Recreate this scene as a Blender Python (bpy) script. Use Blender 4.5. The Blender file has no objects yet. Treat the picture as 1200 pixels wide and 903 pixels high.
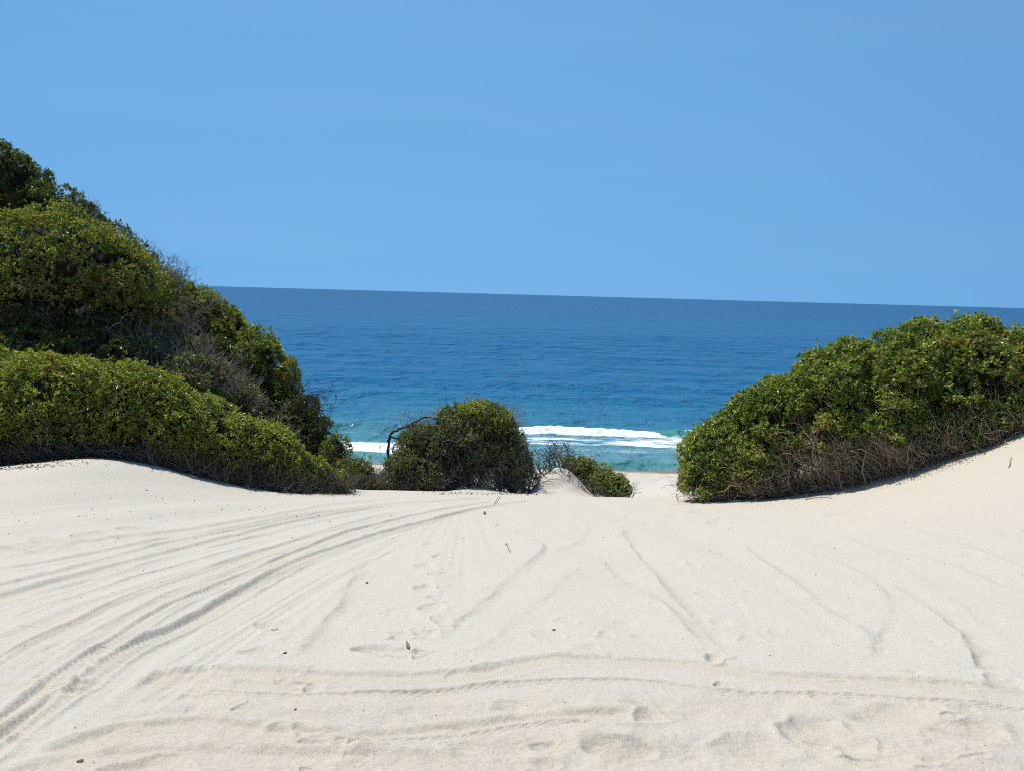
import bpy, math, random
import numpy as np
from mathutils import Matrix, Vector

random.seed(7)
R = math.radians
scene = bpy.context.scene
COL = scene.collection

# ------------------------------------------------------------------ camera
FPX = 1039.0
PITCH, ROLL = math.atan(106.75 / FPX), R(1.56)
CAM = np.array([0.0, 0.0, 1.7])
SEA_Z = 1.7 - 14.0
cm = Matrix.Rotation(R(90) - PITCH, 4, 'X') @ Matrix.Rotation(ROLL, 4, 'Z')
cam_data = bpy.data.cameras.new('camera')
cam = bpy.data.objects.new('camera', cam_data)
COL.objects.link(cam)
cam.matrix_world = Matrix.Translation(Vector(CAM)) @ cm
cam_data.sensor_fit = 'HORIZONTAL'
cam_data.sensor_width = 36.0
cam_data.lens = 36.0 * FPX / 1200.0
cam_data.clip_start, cam_data.clip_end = 0.05, 80000.0
scene.camera = cam
CR = np.array(cm.col[0][:3]); CU = np.array(cm.col[1][:3]); CF = -np.array(cm.col[2][:3])


def ray(px, py):
    d = CF * FPX + CR * (px - 600.0) - CU * (py - 451.5)
    return d / d[1]


def at(px, py, Y):
    """world point seen at a spot of the photograph, Y metres ahead"""
    return CAM + ray(px, py) * Y


# ------------------------------------------------------------------ noise
def _hash(ix, iy, iz, seed):
    h = (ix.astype(np.int64) * 374761393 + iy.astype(np.int64) * 668265263
         + iz.astype(np.int64) * 2147483647 + seed * 974634777) & 0xFFFFFFFF
    h = ((h ^ (h >> 13)) * 1274126177) & 0xFFFFFFFF
    h = ((h ^ (h >> 16)) * 2246822519) & 0xFFFFFFFF
    h = h ^ (h >> 15)
    return (h & 0xFFFFFF).astype(np.float64) / 8388607.5 - 1.0


def noise3(x, y, z, seed=0):
    x, y, z = np.broadcast_arrays(np.asarray(x, float), np.asarray(y, float), np.asarray(z, float))
    ix, iy, iz = np.floor(x), np.floor(y), np.floor(z)
    fx, fy, fz = x - ix, y - iy, z - iz
    ux, uy, uz = fx * fx * (3 - 2 * fx), fy * fy * (3 - 2 * fy), fz * fz * (3 - 2 * fz)
    ix, iy, iz = ix.astype(np.int64), iy.astype(np.int64), iz.astype(np.int64)

    def c(a, b, d):
        return _hash(ix + a, iy + b, iz + d, seed)
    x00 = c(0, 0, 0) * (1 - ux) + c(1, 0, 0) * ux
    x10 = c(0, 1, 0) * (1 - ux) + c(1, 1, 0) * ux
    x01 = c(0, 0, 1) * (1 - ux) + c(1, 0, 1) * ux
    x11 = c(0, 1, 1) * (1 - ux) + c(1, 1, 1) * ux
    return (x00 * (1 - uy) + x10 * uy) * (1 - uz) + (x01 * (1 - uy) + x11 * uy) * uz


def noise2(x, y, seed=0):
    x, y = np.broadcast_arrays(np.asarray(x, float), np.asarray(y, float))
    ix, iy = np.floor(x), np.floor(y)
    fx, fy = x - ix, y - iy
    ux, uy = fx * fx * (3 - 2 * fx), fy * fy * (3 - 2 * fy)
    ix, iy = ix.astype(np.int64), iy.astype(np.int64)
    z = np.zeros_like(ix)

    def c(a, b):
        return _hash(ix + a, iy + b, z, seed)
    return (c(0, 0) * (1 - ux) + c(1, 0) * ux) * (1 - uy) + (c(0, 1) * (1 - ux) + c(1, 1) * ux) * uy


def fbm2(x, y, oct=4, seed=0):
    s, a, t = 0, 1.0, 0
    for o in range(oct):
        s = s + a * noise2(x * 2 ** o + 13.7 * o, y * 2 ** o - 7.3 * o, seed + o)
        t += a; a *= 0.5
    return s / t


def fbm3(x, y, z, oct=3, seed=0):
    s, a, t = 0, 1.0, 0
    for o in range(oct):
        s = s + a * noise3(x * 2 ** o + 13.7 * o, y * 2 ** o - 7.3 * o, z * 2 ** o + 3.1 * o, seed + o)
        t += a; a *= 0.5
    return s / t


def sstep(a, b, x):
    t = np.clip((np.asarray(x, float) - a) / (b - a), 0, 1)
    return t * t * (3 - 2 * t)


# ------------------------------------------------------------------ terrain
def hermite_profile(Y):
    ky = np.array([-60., 0., 14., 20., 22., 23.5, 26., 30., 38., 47., 58., 71.4, 90., 140., 400.])
    kz = np.array([6.0, 0., -2.10, -3.0, -3.29, -3.68, -4.72, -5.9, -7.35, -8.95, -10.75, -12.3, -14.2, -18., -30.])
    # smooth: average of shifted linear interpolations
    s = 0
    offs = np.linspace(-1.0, 1.0, 9)
    w = np.cos(offs * math.pi / 2) + 0.1
    for o, ww in zip(offs, w):
        s = s + ww * np.interp(Y + o * np.clip(Y * 0.05, 0.3, 3), ky, kz)
    return s / w.sum()


def ground(X, Y):
    X = np.asarray(X, float); Y = np.asarray(Y, float)
    z = hermite_profile(Y)
    fade = 1 - sstep(44, 60, Y)
    # left: low bank the hedge grows on, then the tall dune
    front = sstep(7, 17.5, Y)
    z = z + fade * front * (0.82 * np.exp(-((X + 8.3) / 2.4) ** 2) * np.exp(-((Y - 17.6) / 5.0) ** 2)
                            + 0.62 * sstep(-8.5, -13.0, X))
    hx = np.log1p(np.exp(np.clip(-(X + 6.3) * 1.3, -30, 30))) / 1.3
    hx = 14 * np.tanh(hx * 0.70 / 14)
    z = z + fade * hx * sstep(17.8, 29.5, Y + 0.9 * noise2(X * .3, Y * .3, 5)) * 1.0
    # behind the viewer the hill comes round too
    z = z + 5 * sstep(-16, -34, X) * (1 - sstep(10, 22, Y)) * fade
    # right: bank under the big shrubs
    rx = np.clip(X - 3.0, 0, None)
    bank = 3.9 * np.tanh((0.055 * rx ** 1.55 + .045 * np.clip(X - 6, 0, None) ** 2) / 3.9)
    z = z + fade * bank * sstep(5, 16.5, Y)
    z = z + fade * 1.5 * sstep(9, 20, X) * sstep(17, 24, Y)
    # small mound behind the brow
    m = np.exp(-(np.abs((X - 1.22) / np.where(X < 1.22, .62, .80))) ** 2.4 - ((Y - 25.8) / 1.3) ** 2)
    m2 = np.exp(-((X - 2.1) / 0.7) ** 2 - ((Y - 25.6) / 1.1) ** 2)
    z = z + 1.08 * m + 0.55 * m2 + .30 * m * fbm2(X * 1.6, Y * 1.6, 2, 12)
    m3 = np.exp(-((X + 0.9) / 1.3) ** 2 - ((Y - 25.2) / 1.4) ** 2)
    z = z + 0.50 * m3
    return z


def on_sand(px, py):
    r = ray(px, py)
    Ys = np.linspace(2.0, 27, 1200)
    P = CAM[None] + r[None] * Ys[:, None]
    below = P[:, 2] < ground(P[:, 0], P[:, 1])
    k = int(np.argmax(below)) if below.any() else len(Ys) - 1
    return P[k, :2]


def spline(pts, n=14):
    p = np.array(pts, float)
    p = np.vstack([2 * p[0] - p[1], p, 2 * p[-1] - p[-2]])
    out = []
    for i in range(1, len(p) - 2):
        for t in np.linspace(0, 1, n, endpoint=False):
            a, b, c, d = p[i - 1], p[i], p[i + 1], p[i + 2]
            out.append(0.5 * ((2 * b) + (-a + c) * t + (2 * a - 5 * b + 4 * c - d) * t * t + (-a + 3 * b - 3 * c + d) * t ** 3))
    out.append(p[-2])
    return np.array(out)


def sand_line(pix, n=8):
    s = spline(pix, n)
    return np.array([on_sand(a, b) for a, b in s])


def path_dist(line, X, Y, reach):
    """signed distance (positive to the right of travel), along-length, index of vertices near the line"""
    lo, hi = line.min(0) - reach, line.max(0) + reach
    idx = np.nonzero((X > lo[0]) & (X < hi[0]) & (Y > lo[1]) & (Y < hi[1]))[0]
    x, y = X[idx], Y[idx]
    best = np.full(len(idx), 1e9); sd = np.zeros(len(idx)); al = np.zeros(len(idx)); L = 0.0
    for a, b in zip(line[:-1], line[1:]):
        d = b - a; l = math.hypot(*d)
        if l < 1e-6:
            continue
        d = d / l
        sel = np.nonzero((x > min(a[0], b[0]) - reach) & (x < max(a[0], b[0]) + reach)
                         & (y > min(a[1], b[1]) - reach) & (y < max(a[1], b[1]) + reach))[0]
        rx, ry = x[sel] - a[0], y[sel] - a[1]
        t = np.clip(rx * d[0] + ry * d[1], 0, l)
        qx, qy = rx - t * d[0], ry - t * d[1]
        dist = np.hypot(qx, qy)
        side = np.sign(rx * d[1] - ry * d[0])
        m = dist < best[sel]
        s2 = sel[m]
        best[s2] = dist[m]; sd[s2] = (dist * side)[m]; al[s2] = (L + t)[m]
        L += l
    ok = best < reach
    return idx[ok], sd[ok], al[ok], L


def build_sand():
    tc = np.linspace(-0.66, 0.66, 1120)
    to = 0.66 * np.geomspace(1.02, 60, 60)
    t = np.concatenate([-to[::-1], tc, to])
    # rows are denser where the sand is near
    q = np.linspace(3.0 ** -0.6, 26.0 ** -0.6, 980)
    Yn = q ** (-1 / 0.6)
    Yb = -np.geomspace(0.2, 59, 26)[::-1] + 3.0 - 0.05
    Yf = np.concatenate([np.linspace(26.05, 48, 160), np.linspace(48.2, 80, 150), np.geomspace(81, 380, 40)])
    Ya = np.concatenate([Yb, Yn, Yf])
    YY, TT = np.meshgrid(Ya, t, indexing='ij')
    XX = TT * np.clip(YY, 3.2, 90)
    X, Y = XX.ravel(), YY.ravel()
    Z = ground(X, Y)
    tone = np.zeros_like(Z)
    near = (Y < 27)
    # long soft undulation, wind and foot unevenness
    Z += 0.035 * fbm2(X * .35, Y * .35, 3, 3) * sstep(2, 6, Y + 3)
    Z += 0.010 * fbm2(X * 1.7, Y * 1.7, 3, 9)
    Z += np.where(Y > 40, 0.05 * fbm2(X * .8, Y * .8, 4, 21), 0)

    # ---- fine combed lines that the tyres dragged (left half), in the direction of travel
    ang = np.arctan2(X + 1.2, 23.5 - Y)           # fan from the gap in the brow
    comb = noise2(ang * 95, Y * 0.12, 31) * 0.55 + noise2(ang * 210, Y * 0.2, 32) * 0.45
    cmask = sstep(-.4, .3, noise2(ang * 9, Y * .12, 33) + .35) * sstep(5.2, 7.0, Y) * (1 - sstep(13, 18, Y)) * sstep(.3, -1.6, X - .12 * (Y - 8))
    Z += 0.006 * comb * cmask * np.clip(Y / 8, .4, 1.4)
    # broad swaths: old, blurred ruts
    Z += 0.040 * noise2(ang * 15, Y * 0.05, 41) * sstep(4, 7, Y) * (1 - sstep(14, 19, Y)) * sstep(-.6, -2.6, X)
    Z += 0.030 * fbm2((X + .25 * Y) * 1.1, Y * .22, 3, 42) * sstep(5.4, 7, Y) * (1 - sstep(18, 22, Y)) * sstep(-1, 1, X)

    def rut(pix, w, depth, berm=.45, wob=.02, t=.55, tread=0.0, ends=(.8, .8), seed=0, lump=.12):
        nonlocal Z, tone
        line = sand_line(pix)
        i, d, a, L = path_dist(line, X, Y, w * 2.6)
        d = d + wob * fbm2(a * 1.3, a * 0, 3, 50 + seed)
        fadee = sstep(0, ends[0], a) * sstep(0, ends[1], L - a) if ends else 1
        u = np.abs(d) / w
        n = 1 + lump * fbm2(a * 2.2, d * 3, 2, 60 + seed)
        body = -(1 - sstep(.55, 1.05, u))
        ridge = berm * np.exp(-((u - 1.25) / .28) ** 2) * (1 + .5 * noise2(a * 3, np.sign(d) * 5, 61 + seed))
        h = depth * n * (body + ridge)
        if tread:
            h += tread * np.sin(a * 2 * math.pi / .075 + 6 * d / w) * (u < .8) * (.6 + .4 * noise2(a, d * 4, 5))
        Z[i] += h * fadee
        tone[i] = np.maximum(tone[i], t * (1 - sstep(.6, 1.15, u)) * fadee)

    def lip(pix, depth, w=.35, side=1, t=.15, seed=0, sharp=.12, wob=.035):
        w = w * 1.5; depth = depth * 1.12
        """sharp edge of a dragged sand sheet; the low ground lies on `side`"""
        nonlocal Z, tone
        line = sand_line(pix)
        i, d, a, L = path_dist(line, X, Y, w * 3)
        d = side * d + wob * fbm2(a * 2.5, a * 0 + 3, 3, 70 + seed)
        fadee = sstep(0, .12 * L, a) * sstep(0, .10 * L, L - a) * (.75 + .35 * noise2(a * .9, a * 0 + 1, 75 + seed))
        sh = sharp * (1 + .5 * noise2(a * 3, a * 0, 71 + seed))
        low = sstep(-sh * .3, sh, d) * np.exp(-np.clip(d, 0, None) / w)
        high = sstep(-w, -sh * .3, d) * (1 - sstep(-sh * .3, sh * .3, d))
        Z[i] += depth * fadee * (-.7 * low + .3 * high)
        tone[i] = np.maximum(tone[i], t * fadee * np.exp(-(np.clip(d, 0, None) / (w * .5)) ** 2) * (d > -.01))

    # left tracks sweeping through the gap
    rut([(-60, 718), (0, 699), (76, 678), (190, 649), (304, 621), (400, 602), (480, 590), (560, 583)], 0.143, 0.0248, .55, t=.5, ends=None, seed=1)
    rut([(-60, 700), (0, 684), (95, 662), (190, 637), (266, 622), (400, 598), (500, 586)], 0.110, 0.0174, .5, t=.45, ends=None, seed=2)
    rut([(20, 655), (106, 634), (190, 624), (304, 608), (400, 591), (470, 584)], 0.242, 0.0279, .25, t=.4, seed=3, ends=(1.5, 1))
    rut([(-40, 905), (0, 872), (49, 834), (95, 803), (152, 763), (228, 727), (285, 693), (342, 663), (400, 640), (476, 617), (560, 596), (620, 586)], 0.094, 0.0260, .6, t=.6, tread=.004, ends=None, lump=.05, seed=4)
    rut([(-50, 892), (0, 852), (38, 822), (76, 792), (133, 758), (190, 720), (250, 692), (304, 668), (400, 628), (495, 602), (575, 587)], 0.083, 0.0236, .55, t=.55, tread=.004, ends=None, lump=.05, seed=5)
    rut([(20, 812), (60, 782), (110, 752), (171, 719), (228, 690), (300, 662), (390, 630)], 0.110, 0.0161, .3, t=.35, seed=6, ends=(.5, 3))
    rut([(-40, 745), (0, 733), (57, 710), (133, 685), (209, 663), (285, 640), (370, 616)], 0.055, 0.0112, .7, t=.3, seed=7, ends=(1, 3))
    rut([(-40, 790), (0, 765), (60, 737), (114, 714), (228, 674), (304, 652), (380, 628)], 0.220, 0.0186, .2, t=.45, seed=8, ends=(.5, 3))
    rut([(-60, 760), (0, 722), (90, 692), (200, 656), (290, 634)], 0.132, 0.0087, .3, t=.25, seed=9, ends=(.5, 3))
    rut([(110, 840), (190, 790), (300, 722), (380, 675), (470, 632), (540, 607)], 0.039, 0.0043, .6, t=.12, seed=10, ends=(1, 4))
    rut([(150, 850), (260, 768), (350, 705), (430, 660), (520, 618)], 0.033, 0.0037, .6, t=.1, seed=11, ends=(1, 4))
    for q_, (pix, w_, d_, t_) in enumerate([
            ([(-40, 822), (20, 783), (120, 724), (220, 682), (330, 641), (440, 608), (520, 592)], .15, .020, .3),
            ([(-40, 670), (60, 656), (180, 633), (300, 611), (420, 590)], .13, .020, .35),
            ([(-40, 802), (60, 747), (180, 690), (300, 648), (420, 614), (500, 596)], .06, .011, .2),
            ([(60, 852), (150, 782), (250, 716), (350, 666), (450, 628), (540, 602), (600, 590)], .15, .013, .2),
            ([(130, 862), (230, 787), (330, 716), (430, 661), (500, 630)], .09, .008, .12),
            ([(-40, 712), (60, 690), (180, 655), (300, 628), (400, 607), (470, 594)], .05, .012, .25)]):
        rut(pix, w_, d_, .4, t=t_, ends=(.8, 3), lump=.08, seed=90 + q_)
    # edges of dragged sand sheets
    lip([(560, 612), (582, 616), (617, 628), (639, 642), (620, 661), (598, 678), (567, 704), (544, 723), (499, 758)], 0.0387, .30, -1, seed=1)
    lip([(640, 598), (670, 604), (689, 617), (674, 634), (640, 650)], 0.0232, .4, -1, seed=2)
    lip([(728, 615), (734, 630), (753, 655), (780, 685), (800, 708), (818, 732), (852, 770)], 0.0403, .35, -1, seed=3)
    lip([(706, 655), (712, 666), (734, 684), (772, 704), (795, 727), (830, 760)], 0.0348, .35, -1, seed=4, t=.2)
    lip([(870, 635), (885, 650), (934, 683), (978, 718), (1021, 747), (1014, 780)], 0.0357, .28, -1, seed=5)
    lip([(920, 640), (950, 648), (1014, 672), (1043, 706), (1032, 735), (1021, 760)], 0.0232, .3, -1, seed=6)
    lip([(1040, 680), (1067, 696), (1112, 727), (1139, 760), (1148, 792)], 0.0542, .45, -1, seed=7, t=.25)
    lip([(853, 605), (956, 622), (1045, 643), (1112, 660), (1166, 683), (1230, 706)], 0.0279, .35, -1, seed=8)
    lip([(1060, 618), (1085, 625), (1130, 638), (1200, 665), (1240, 680)], 0.0232, .35, -1, seed=9)
    lip([(430, 655), (412, 680), (395, 710), (369, 741), (346, 775)], 0.0310, .3, -1, seed=10, t=.3)
    lip([(685, 660), (658, 682), (628, 708), (579, 746), (541, 775)], 0.0170, .3, -1, seed=11, sharp=.12)
    lip([(700, 756), (680, 760), (655, 776)], 0.0155, .2, -1, seed=12)
    lip([(800, 640), (880, 672), (960, 730), (985, 770)], 0.0124, .3, -1, seed=13, sharp=.15)
    lip([(905, 615), (1000, 632), (1100, 690), (1200, 760)], 0.0155, .4, -1, seed=14, sharp=.15)
    # tracks that cross in front of the viewer
    rut([(165, 812), (213, 792), (300, 790), (400, 796), (476, 797), (571, 791), (647, 777), (742, 778), (830, 783), (900, 795), (1000, 800), (1100, 806), (1250, 815)], 0.144, 0.0198, .45, t=.9, ends=(.3, .1), seed=21)
    rut([(200, 812), (300, 816), (400, 815), (514, 810), (628, 802), (742, 801), (860, 812), (1000, 818), (1250, 838)], 0.044, 0.0088, .7, t=.8, tread=.004, seed=22, ends=(.3, .1))
    rut([(60, 892), (120, 868), (175, 856), (228, 852), (290, 858), (400, 866), (514, 860), (628, 848), (742, 843), (820, 850)], 0.125, 0.0187, .4, t=1., ends=(.2, .5), seed=23)
    rut([(330, 866), (400, 868), (514, 862), (628, 850), (720, 846)], 0.037, 0.0055, .8, t=.9, tread=.005, seed=24, ends=(.2, .2))
    rut([(-40, 945), (60, 905), (150, 893), (260, 890), (420, 896), (560, 900), (700, 905)], 0.150, 0.0165, .5, t=1., ends=(.1, .3), seed=25)
    rut([(-40, 812), (0, 808), (50, 806), (110, 800), (150, 794)], 0.125, 0.0099, .3, t=.7, seed=26, ends=(.1, .3))
    lip([(256, 838), (281, 843), (310, 838), (365, 822)], 0.0310, .12, -1, seed=27, t=.6)
    lip([(560, 822), (600, 834), (660, 815)], 0.0155, .12, -1, seed=28, t=.6)
    lip([(720, 815), (760, 835), (800, 818)], 0.0232, .15, -1, seed=29, t=.6)
    lip([(640, 895), (700, 850), (740, 862), (700, 900)], 0.0193, .15, -1, seed=30, t=.5)

    # scoops: footprints and pits  (px, py, half width m, half length m, depth, turn)
    rnd = random.Random(4)
    scoops = [(508, 638, .10, .2, .018), (515, 652, .09, .18, .02), (500, 662, .11, .2, .02), (514, 672, .10, .18, .02),
              (500, 688, .10, .17, .025), (514, 700, .09, .15, .02), (508, 712, .10, .15, .028), (520, 728, .10, .14, .03),
              (498, 742, .09, .13, .02), (446, 762, .16, .15, .04), (478, 768, .12, .09, .03), (470, 745, .09, .1, .02),
              (325, 732, .13, .17, .035), (302, 766, .12, .12, .03), (345, 800, .08, .10, .03),
              (836, 772, .07, .11, .05), (846, 806, .06, .09, .03), (957, 858, .17, .19, .060), (1010, 880, .2, .2, .03),
              (760, 842, .10, .09, .045), (720, 880, .16, .16, .035), (880, 880, .20, .16, .03), (600, 830, .1, .09, .02),
              (640, 745, .10, .14, .022), (662, 728, .08, .12, .02), (712, 745, .08, .12, .018), (735, 730, .08, .12, .016),
              (752, 748, .07, .1, .016), (812, 662, .1, .22, .018), (826, 692, .1, .18, .018), (842, 727, .1, .16, .02),
              (880, 750, .1, .14, .022), (865, 705, .08, .12, .014), (60, 634, .30, .22, .05), (110, 625, .3, .3, .04),
              (26, 640, .35, .25, .05), (160, 618, .2, .3, .035), (1140, 860, .22, .2, .04), (1060, 845, .2, .18, .03),
              (180, 905, .2, .16, .035), (560, 880, .18, .14, .02), (1180, 800, .15, .14, .03),
              (820, 600, .2, .5, .03), (845, 610, .2, .5, .03), (790, 606, .15, .4, .02), (870, 600, .2, .5, .02),
              (760, 612, .1, .3, .015), (1000, 600, .3, .4, .03), (1050, 606, .2, .3, .02), (1140, 650, .15, .2, .02)]
    for k in range(70):
        scoops.append((rnd.uniform(-20, 1220), rnd.uniform(770, 930), rnd.uniform(.03, .10), rnd.uniform(.03, .09), rnd.uniform(.006, .020)))
    for k in range(70):
        scoops.append((rnd.uniform(-20, 1220), rnd.uniform(592, 770), rnd.uniform(.04, .11), rnd.uniform(.05, .14), rnd.uniform(.004, .012)))
    for (px, py, a, b, dep) in scoops:
        c = on_sand(px, py)
        th = rnd.uniform(-.5, .5)
        rr = max(a, b) * 2.2
        i = np.nonzero((np.abs(X - c[0]) < rr) & (np.abs(Y - c[1]) < rr))[0]
        dx, dy = X[i] - c[0], Y[i] - c[1]
        u = (dx * math.cos(th) + dy * math.sin(th)) / a
        v = (-dx * math.sin(th) + dy * math.cos(th)) / b
        q2 = np.hypot(u + .35 * noise2(dx / a + px, dy / b, 91), v + .35 * noise2(dx / a, dy / b + px, 92)) * (1 + .45 * noise2(dx / a * .9 + px, dy / b * .9, 90))
        v2 = q2
        h = -np.exp(-(q2 * 1.1) ** 4) * (1 - .35 * v) + .35 * np.exp(-((v2 - 1.25) / .3) ** 2)
        Z[i] += (1.0 if 425 < px < 530 else .7) * dep * h
        tone[i] = np.maximum(tone[i], np.clip(dep / .06, 0, .6) * np.exp(-(q2 * .95) ** 4))

    # churned, coarser sand in the foreground
    fg = 1 - sstep(5.15, 5.75, Y + .06 * fbm2(X * 1.1, Y * 0.5, 3, 81) - .16 * sstep(.5, 3.5, X) + 2.0 * sstep(-1.7, -2.5, X + (Y - 4.2) * .5))
    rough = fbm2(X * 9, Y * 9, 4, 82)
    Z += fg * near * (.008 * rough + .036 * fbm2(X * 1.9, Y * 3.0, 3, 83))
    Z += near * .0016 * fbm2(X * 26, Y * 26, 2, 85) * (1 - sstep(9, 14, Y))
    tone = np.clip(tone + fg * (.62 + .5 * fbm2(X * 1.6, Y * 2.6, 3, 84)), 0, 1)
    tone = np.where(Y > 45, .38 + .25 * fbm2(X * .4, Y * .4, 3, 8), tone)
    # warm tint on the right bank
    tone = np.maximum(tone, .45 * sstep(2.5, 8, X) * (1 - sstep(20, 30, Y)))
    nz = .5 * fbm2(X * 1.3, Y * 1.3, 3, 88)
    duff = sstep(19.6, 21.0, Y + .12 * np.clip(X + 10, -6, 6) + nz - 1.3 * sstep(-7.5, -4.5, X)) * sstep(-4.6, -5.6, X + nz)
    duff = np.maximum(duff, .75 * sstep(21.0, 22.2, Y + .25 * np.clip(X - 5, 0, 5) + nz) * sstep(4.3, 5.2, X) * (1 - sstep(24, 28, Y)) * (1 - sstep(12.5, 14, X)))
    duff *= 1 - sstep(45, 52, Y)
    make_grid('sand', X, Y, Z, len(Ya), len(t), M['sand'], {'tone': tone, 'duff': duff})
    globals()['SAND'] = True


def make_grid(name, X, Y, Z, nr, nc, mat, attrs):
    me = bpy.data.meshes.new(name)
    nv = nr * nc
    me.vertices.add(nv)
    me.vertices.foreach_set('co', np.stack([X, Y, Z], 1).astype(np.float32).ravel())
    i = np.arange(nr - 1)[:, None] * nc + np.arange(nc - 1)[None, :]
    q = np.stack([i, i + 1, i + 1 + nc, i + nc], -1).reshape(-1, 4)
    fill_quads(me, q, smooth=True)
    for k, v in attrs.items():
        at_ = me.attributes.new(k, 'FLOAT', 'POINT')
        at_.data.foreach_set('value', v.astype(np.float32))
    me.materials.append(mat)
    o = bpy.data.objects.new(name, me)
    COL.objects.link(o)
    o['kind'] = 'structure'
    return o


def fill_quads(me, q, smooth=False, mats=None):
    n = len(q)
    me.loops.add(n * 4)
    me.loops.foreach_set('vertex_index', q.astype(np.int32).ravel())
    me.polygons.add(n)
    me.polygons.foreach_set('loop_start', (np.arange(n) * 4).astype(np.int32))
    me.polygons.foreach_set('use_smooth', np.full(n, smooth))
    if mats is not None:
        me.polygons.foreach_set('material_index', mats.astype(np.int32))
    me.update(calc_edges=True)


# ------------------------------------------------------------------ materials
M = {}


def mat(name):
    m = bpy.data.materials.new(name)
    m.use_nodes = True
    nt = m.node_tree
    nt.nodes.clear()
    out = nt.nodes.new('ShaderNodeOutputMaterial')

    def N(t, **k):
        n = nt.nodes.new('ShaderNode' + t)
        for a, b in k.items():
            if a in n.inputs:
                n.inputs[a].default_value = b
            else:
                setattr(n, a, b)
        return n

    def L(a, b):
        nt.links.new(a, b)
    M[name] = m
    return N, L, out


def ramp(N, pts):
    r = N('ValToRGB')
    e = r.color_ramp.elements
    while len(e) > 1:
        e.remove(e[-1])
    e[0].position, e[0].color = pts[0][0], (*pts[0][1], 1)
    for p, c in pts[1:]:
        k = e.new(p); k.color = (*c, 1)
    return r


def mixc(N, L, fac, a, b, blend='MIX'):
    m = N('Mix', data_type='RGBA', blend_type=blend)
    for s, v in ((0, fac), (6, a), (7, b)):
        if hasattr(v, 'links'):
            L(v, m.inputs[s])
        else:
            m.inputs[s].default_value = v if s == 0 else (*v, 1)
    return m.outputs[2]


# sand
N, L, out = mat('sand')
p = N('BsdfPrincipled', Roughness=.92)
p.inputs['Specular IOR Level'].default_value = .15
tc = N('NewGeometry')
tone = N('Attribute', attribute_name='tone')
n1 = N('TexNoise', Scale=130.0, Detail=4.0, Roughness=.8)
n2 = N('TexNoise', Scale=3.2, Detail=5.0, Roughness=.6)
n3 = N('TexNoise', Scale=38.0, Detail=5.0, Roughness=.75)
for n in (n1, n2, n3):
    L(tc.outputs['Position'], n.inputs['Vector'])
ad = N('Math', operation='MULTIPLY_ADD')
L(n2.outputs['Fac'], ad.inputs[0]); ad.inputs[1].default_value = .5; ad.inputs[2].default_value = -.25
ad2 = N('Math', operation='ADD', use_clamp=True)
L(ad.outputs[0], ad2.inputs[0]); L(tone.outputs['Fac'], ad2.inputs[1])
base = mixc(N, L, ad2.outputs[0], (.560, .513, .432), (.540, .480, .388))
gr = ramp(N, [(.28, (.62, .58, .54)), (.46, (.94, .93, .92)), (.6, (1.02, 1.02, 1.02)), (.74, (1.16, 1.16, 1.17))])
L(n1.outputs['Fac'], gr.inputs['Fac'])
g2 = ramp(N, [(.3, (.88, .87, .85)), (.55, (1, 1, 1)), (.75, (1.06, 1.06, 1.06))])
L(n3.outputs['Fac'], g2.inputs['Fac'])
c1 = mixc(N, L, 1.0, base, gr.outputs['Color'], 'MULTIPLY')
c2 = mixc(N, L, 1.0, c1, g2.outputs['Color'], 'MULTIPLY')
# wet at the waterline
sx = N('SeparateXYZ'); L(tc.outputs['Position'], sx.inputs[0])
wet = N('MapRange', clamp=True)
wet.inputs['From Min'].default_value = SEA_Z + .32; wet.inputs['From Max'].default_value = SEA_Z + .12
L(sx.outputs['Z'], wet.inputs['Value'])
c3 = mixc(N, L, wet.outputs[0], c2, (.19, .165, .125))
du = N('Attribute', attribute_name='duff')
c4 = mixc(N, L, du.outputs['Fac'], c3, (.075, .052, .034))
L(c4, p.inputs['Base Color'])
b1 = N('Bump', Strength=.55, Distance=.004); L(n1.outputs['Fac'], b1.inputs['Height'])
b2 = N('Bump', Strength=.6, Distance=.012); L(n3.outputs['Fac'], b2.inputs['Height']); L(b1.outputs[0], b2.inputs['Normal'])
n4 = N('TexNoise', Scale=11.0, Detail=4.0, Roughness=.6); L(tc.outputs['Position'], n4.inputs['Vector'])
b4 = N('Bump', Strength=.55, Distance=.022); L(n4.outputs['Fac'], b4.inputs['Height']); L(b2.outputs[0], b4.inputs['Normal'])
L(b4.outputs[0], p.inputs['Normal'])
L(p.outputs[0], out.inputs[0])


def leaf_mat(name, cols, patch, rough=.32, trans=.40, coat=.0):
    N, L, out = mat(name)
    g = N('NewGeometry')
    r = ramp(N, cols)
    n = N('TexNoise', Scale=patch, Detail=3.0)
    L(g.outputs['Position'], n.inputs['Vector'])
    a = N('Math', operation='MULTIPLY_ADD'); a.inputs[1].default_value = .9; a.inputs[2].default_value = -.45
    L(n.outputs['Fac'], a.inputs[0])
    b = N('Math', operation='ADD', use_clamp=True)
    L(a.outputs[0], b.inputs[0]); L(g.outputs['Random Per Island'], b.inputs[1])
    L(b.outputs[0], r.inputs['Fac'])
    p = N('BsdfPrincipled', Roughness=rough)
    p.inputs['Specular IOR Level'].default_value = .5
    L(r.outputs['Color'], p.inputs['Base Color'])
    t = N('BsdfTranslucent')
    tcol = mixc(N, L, 1.0, r.outputs['Color'], (1.35, 1.45, .6), 'MULTIPLY')
    L(tcol, t.inputs['Color'])
    mx = N('MixShader'); mx.inputs[0].default_value = trans
    L(p.outputs[0], mx.inputs[1]); L(t.outputs[0], mx.inputs[2])
    L(mx.outputs[0], out.inputs[0])


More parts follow.
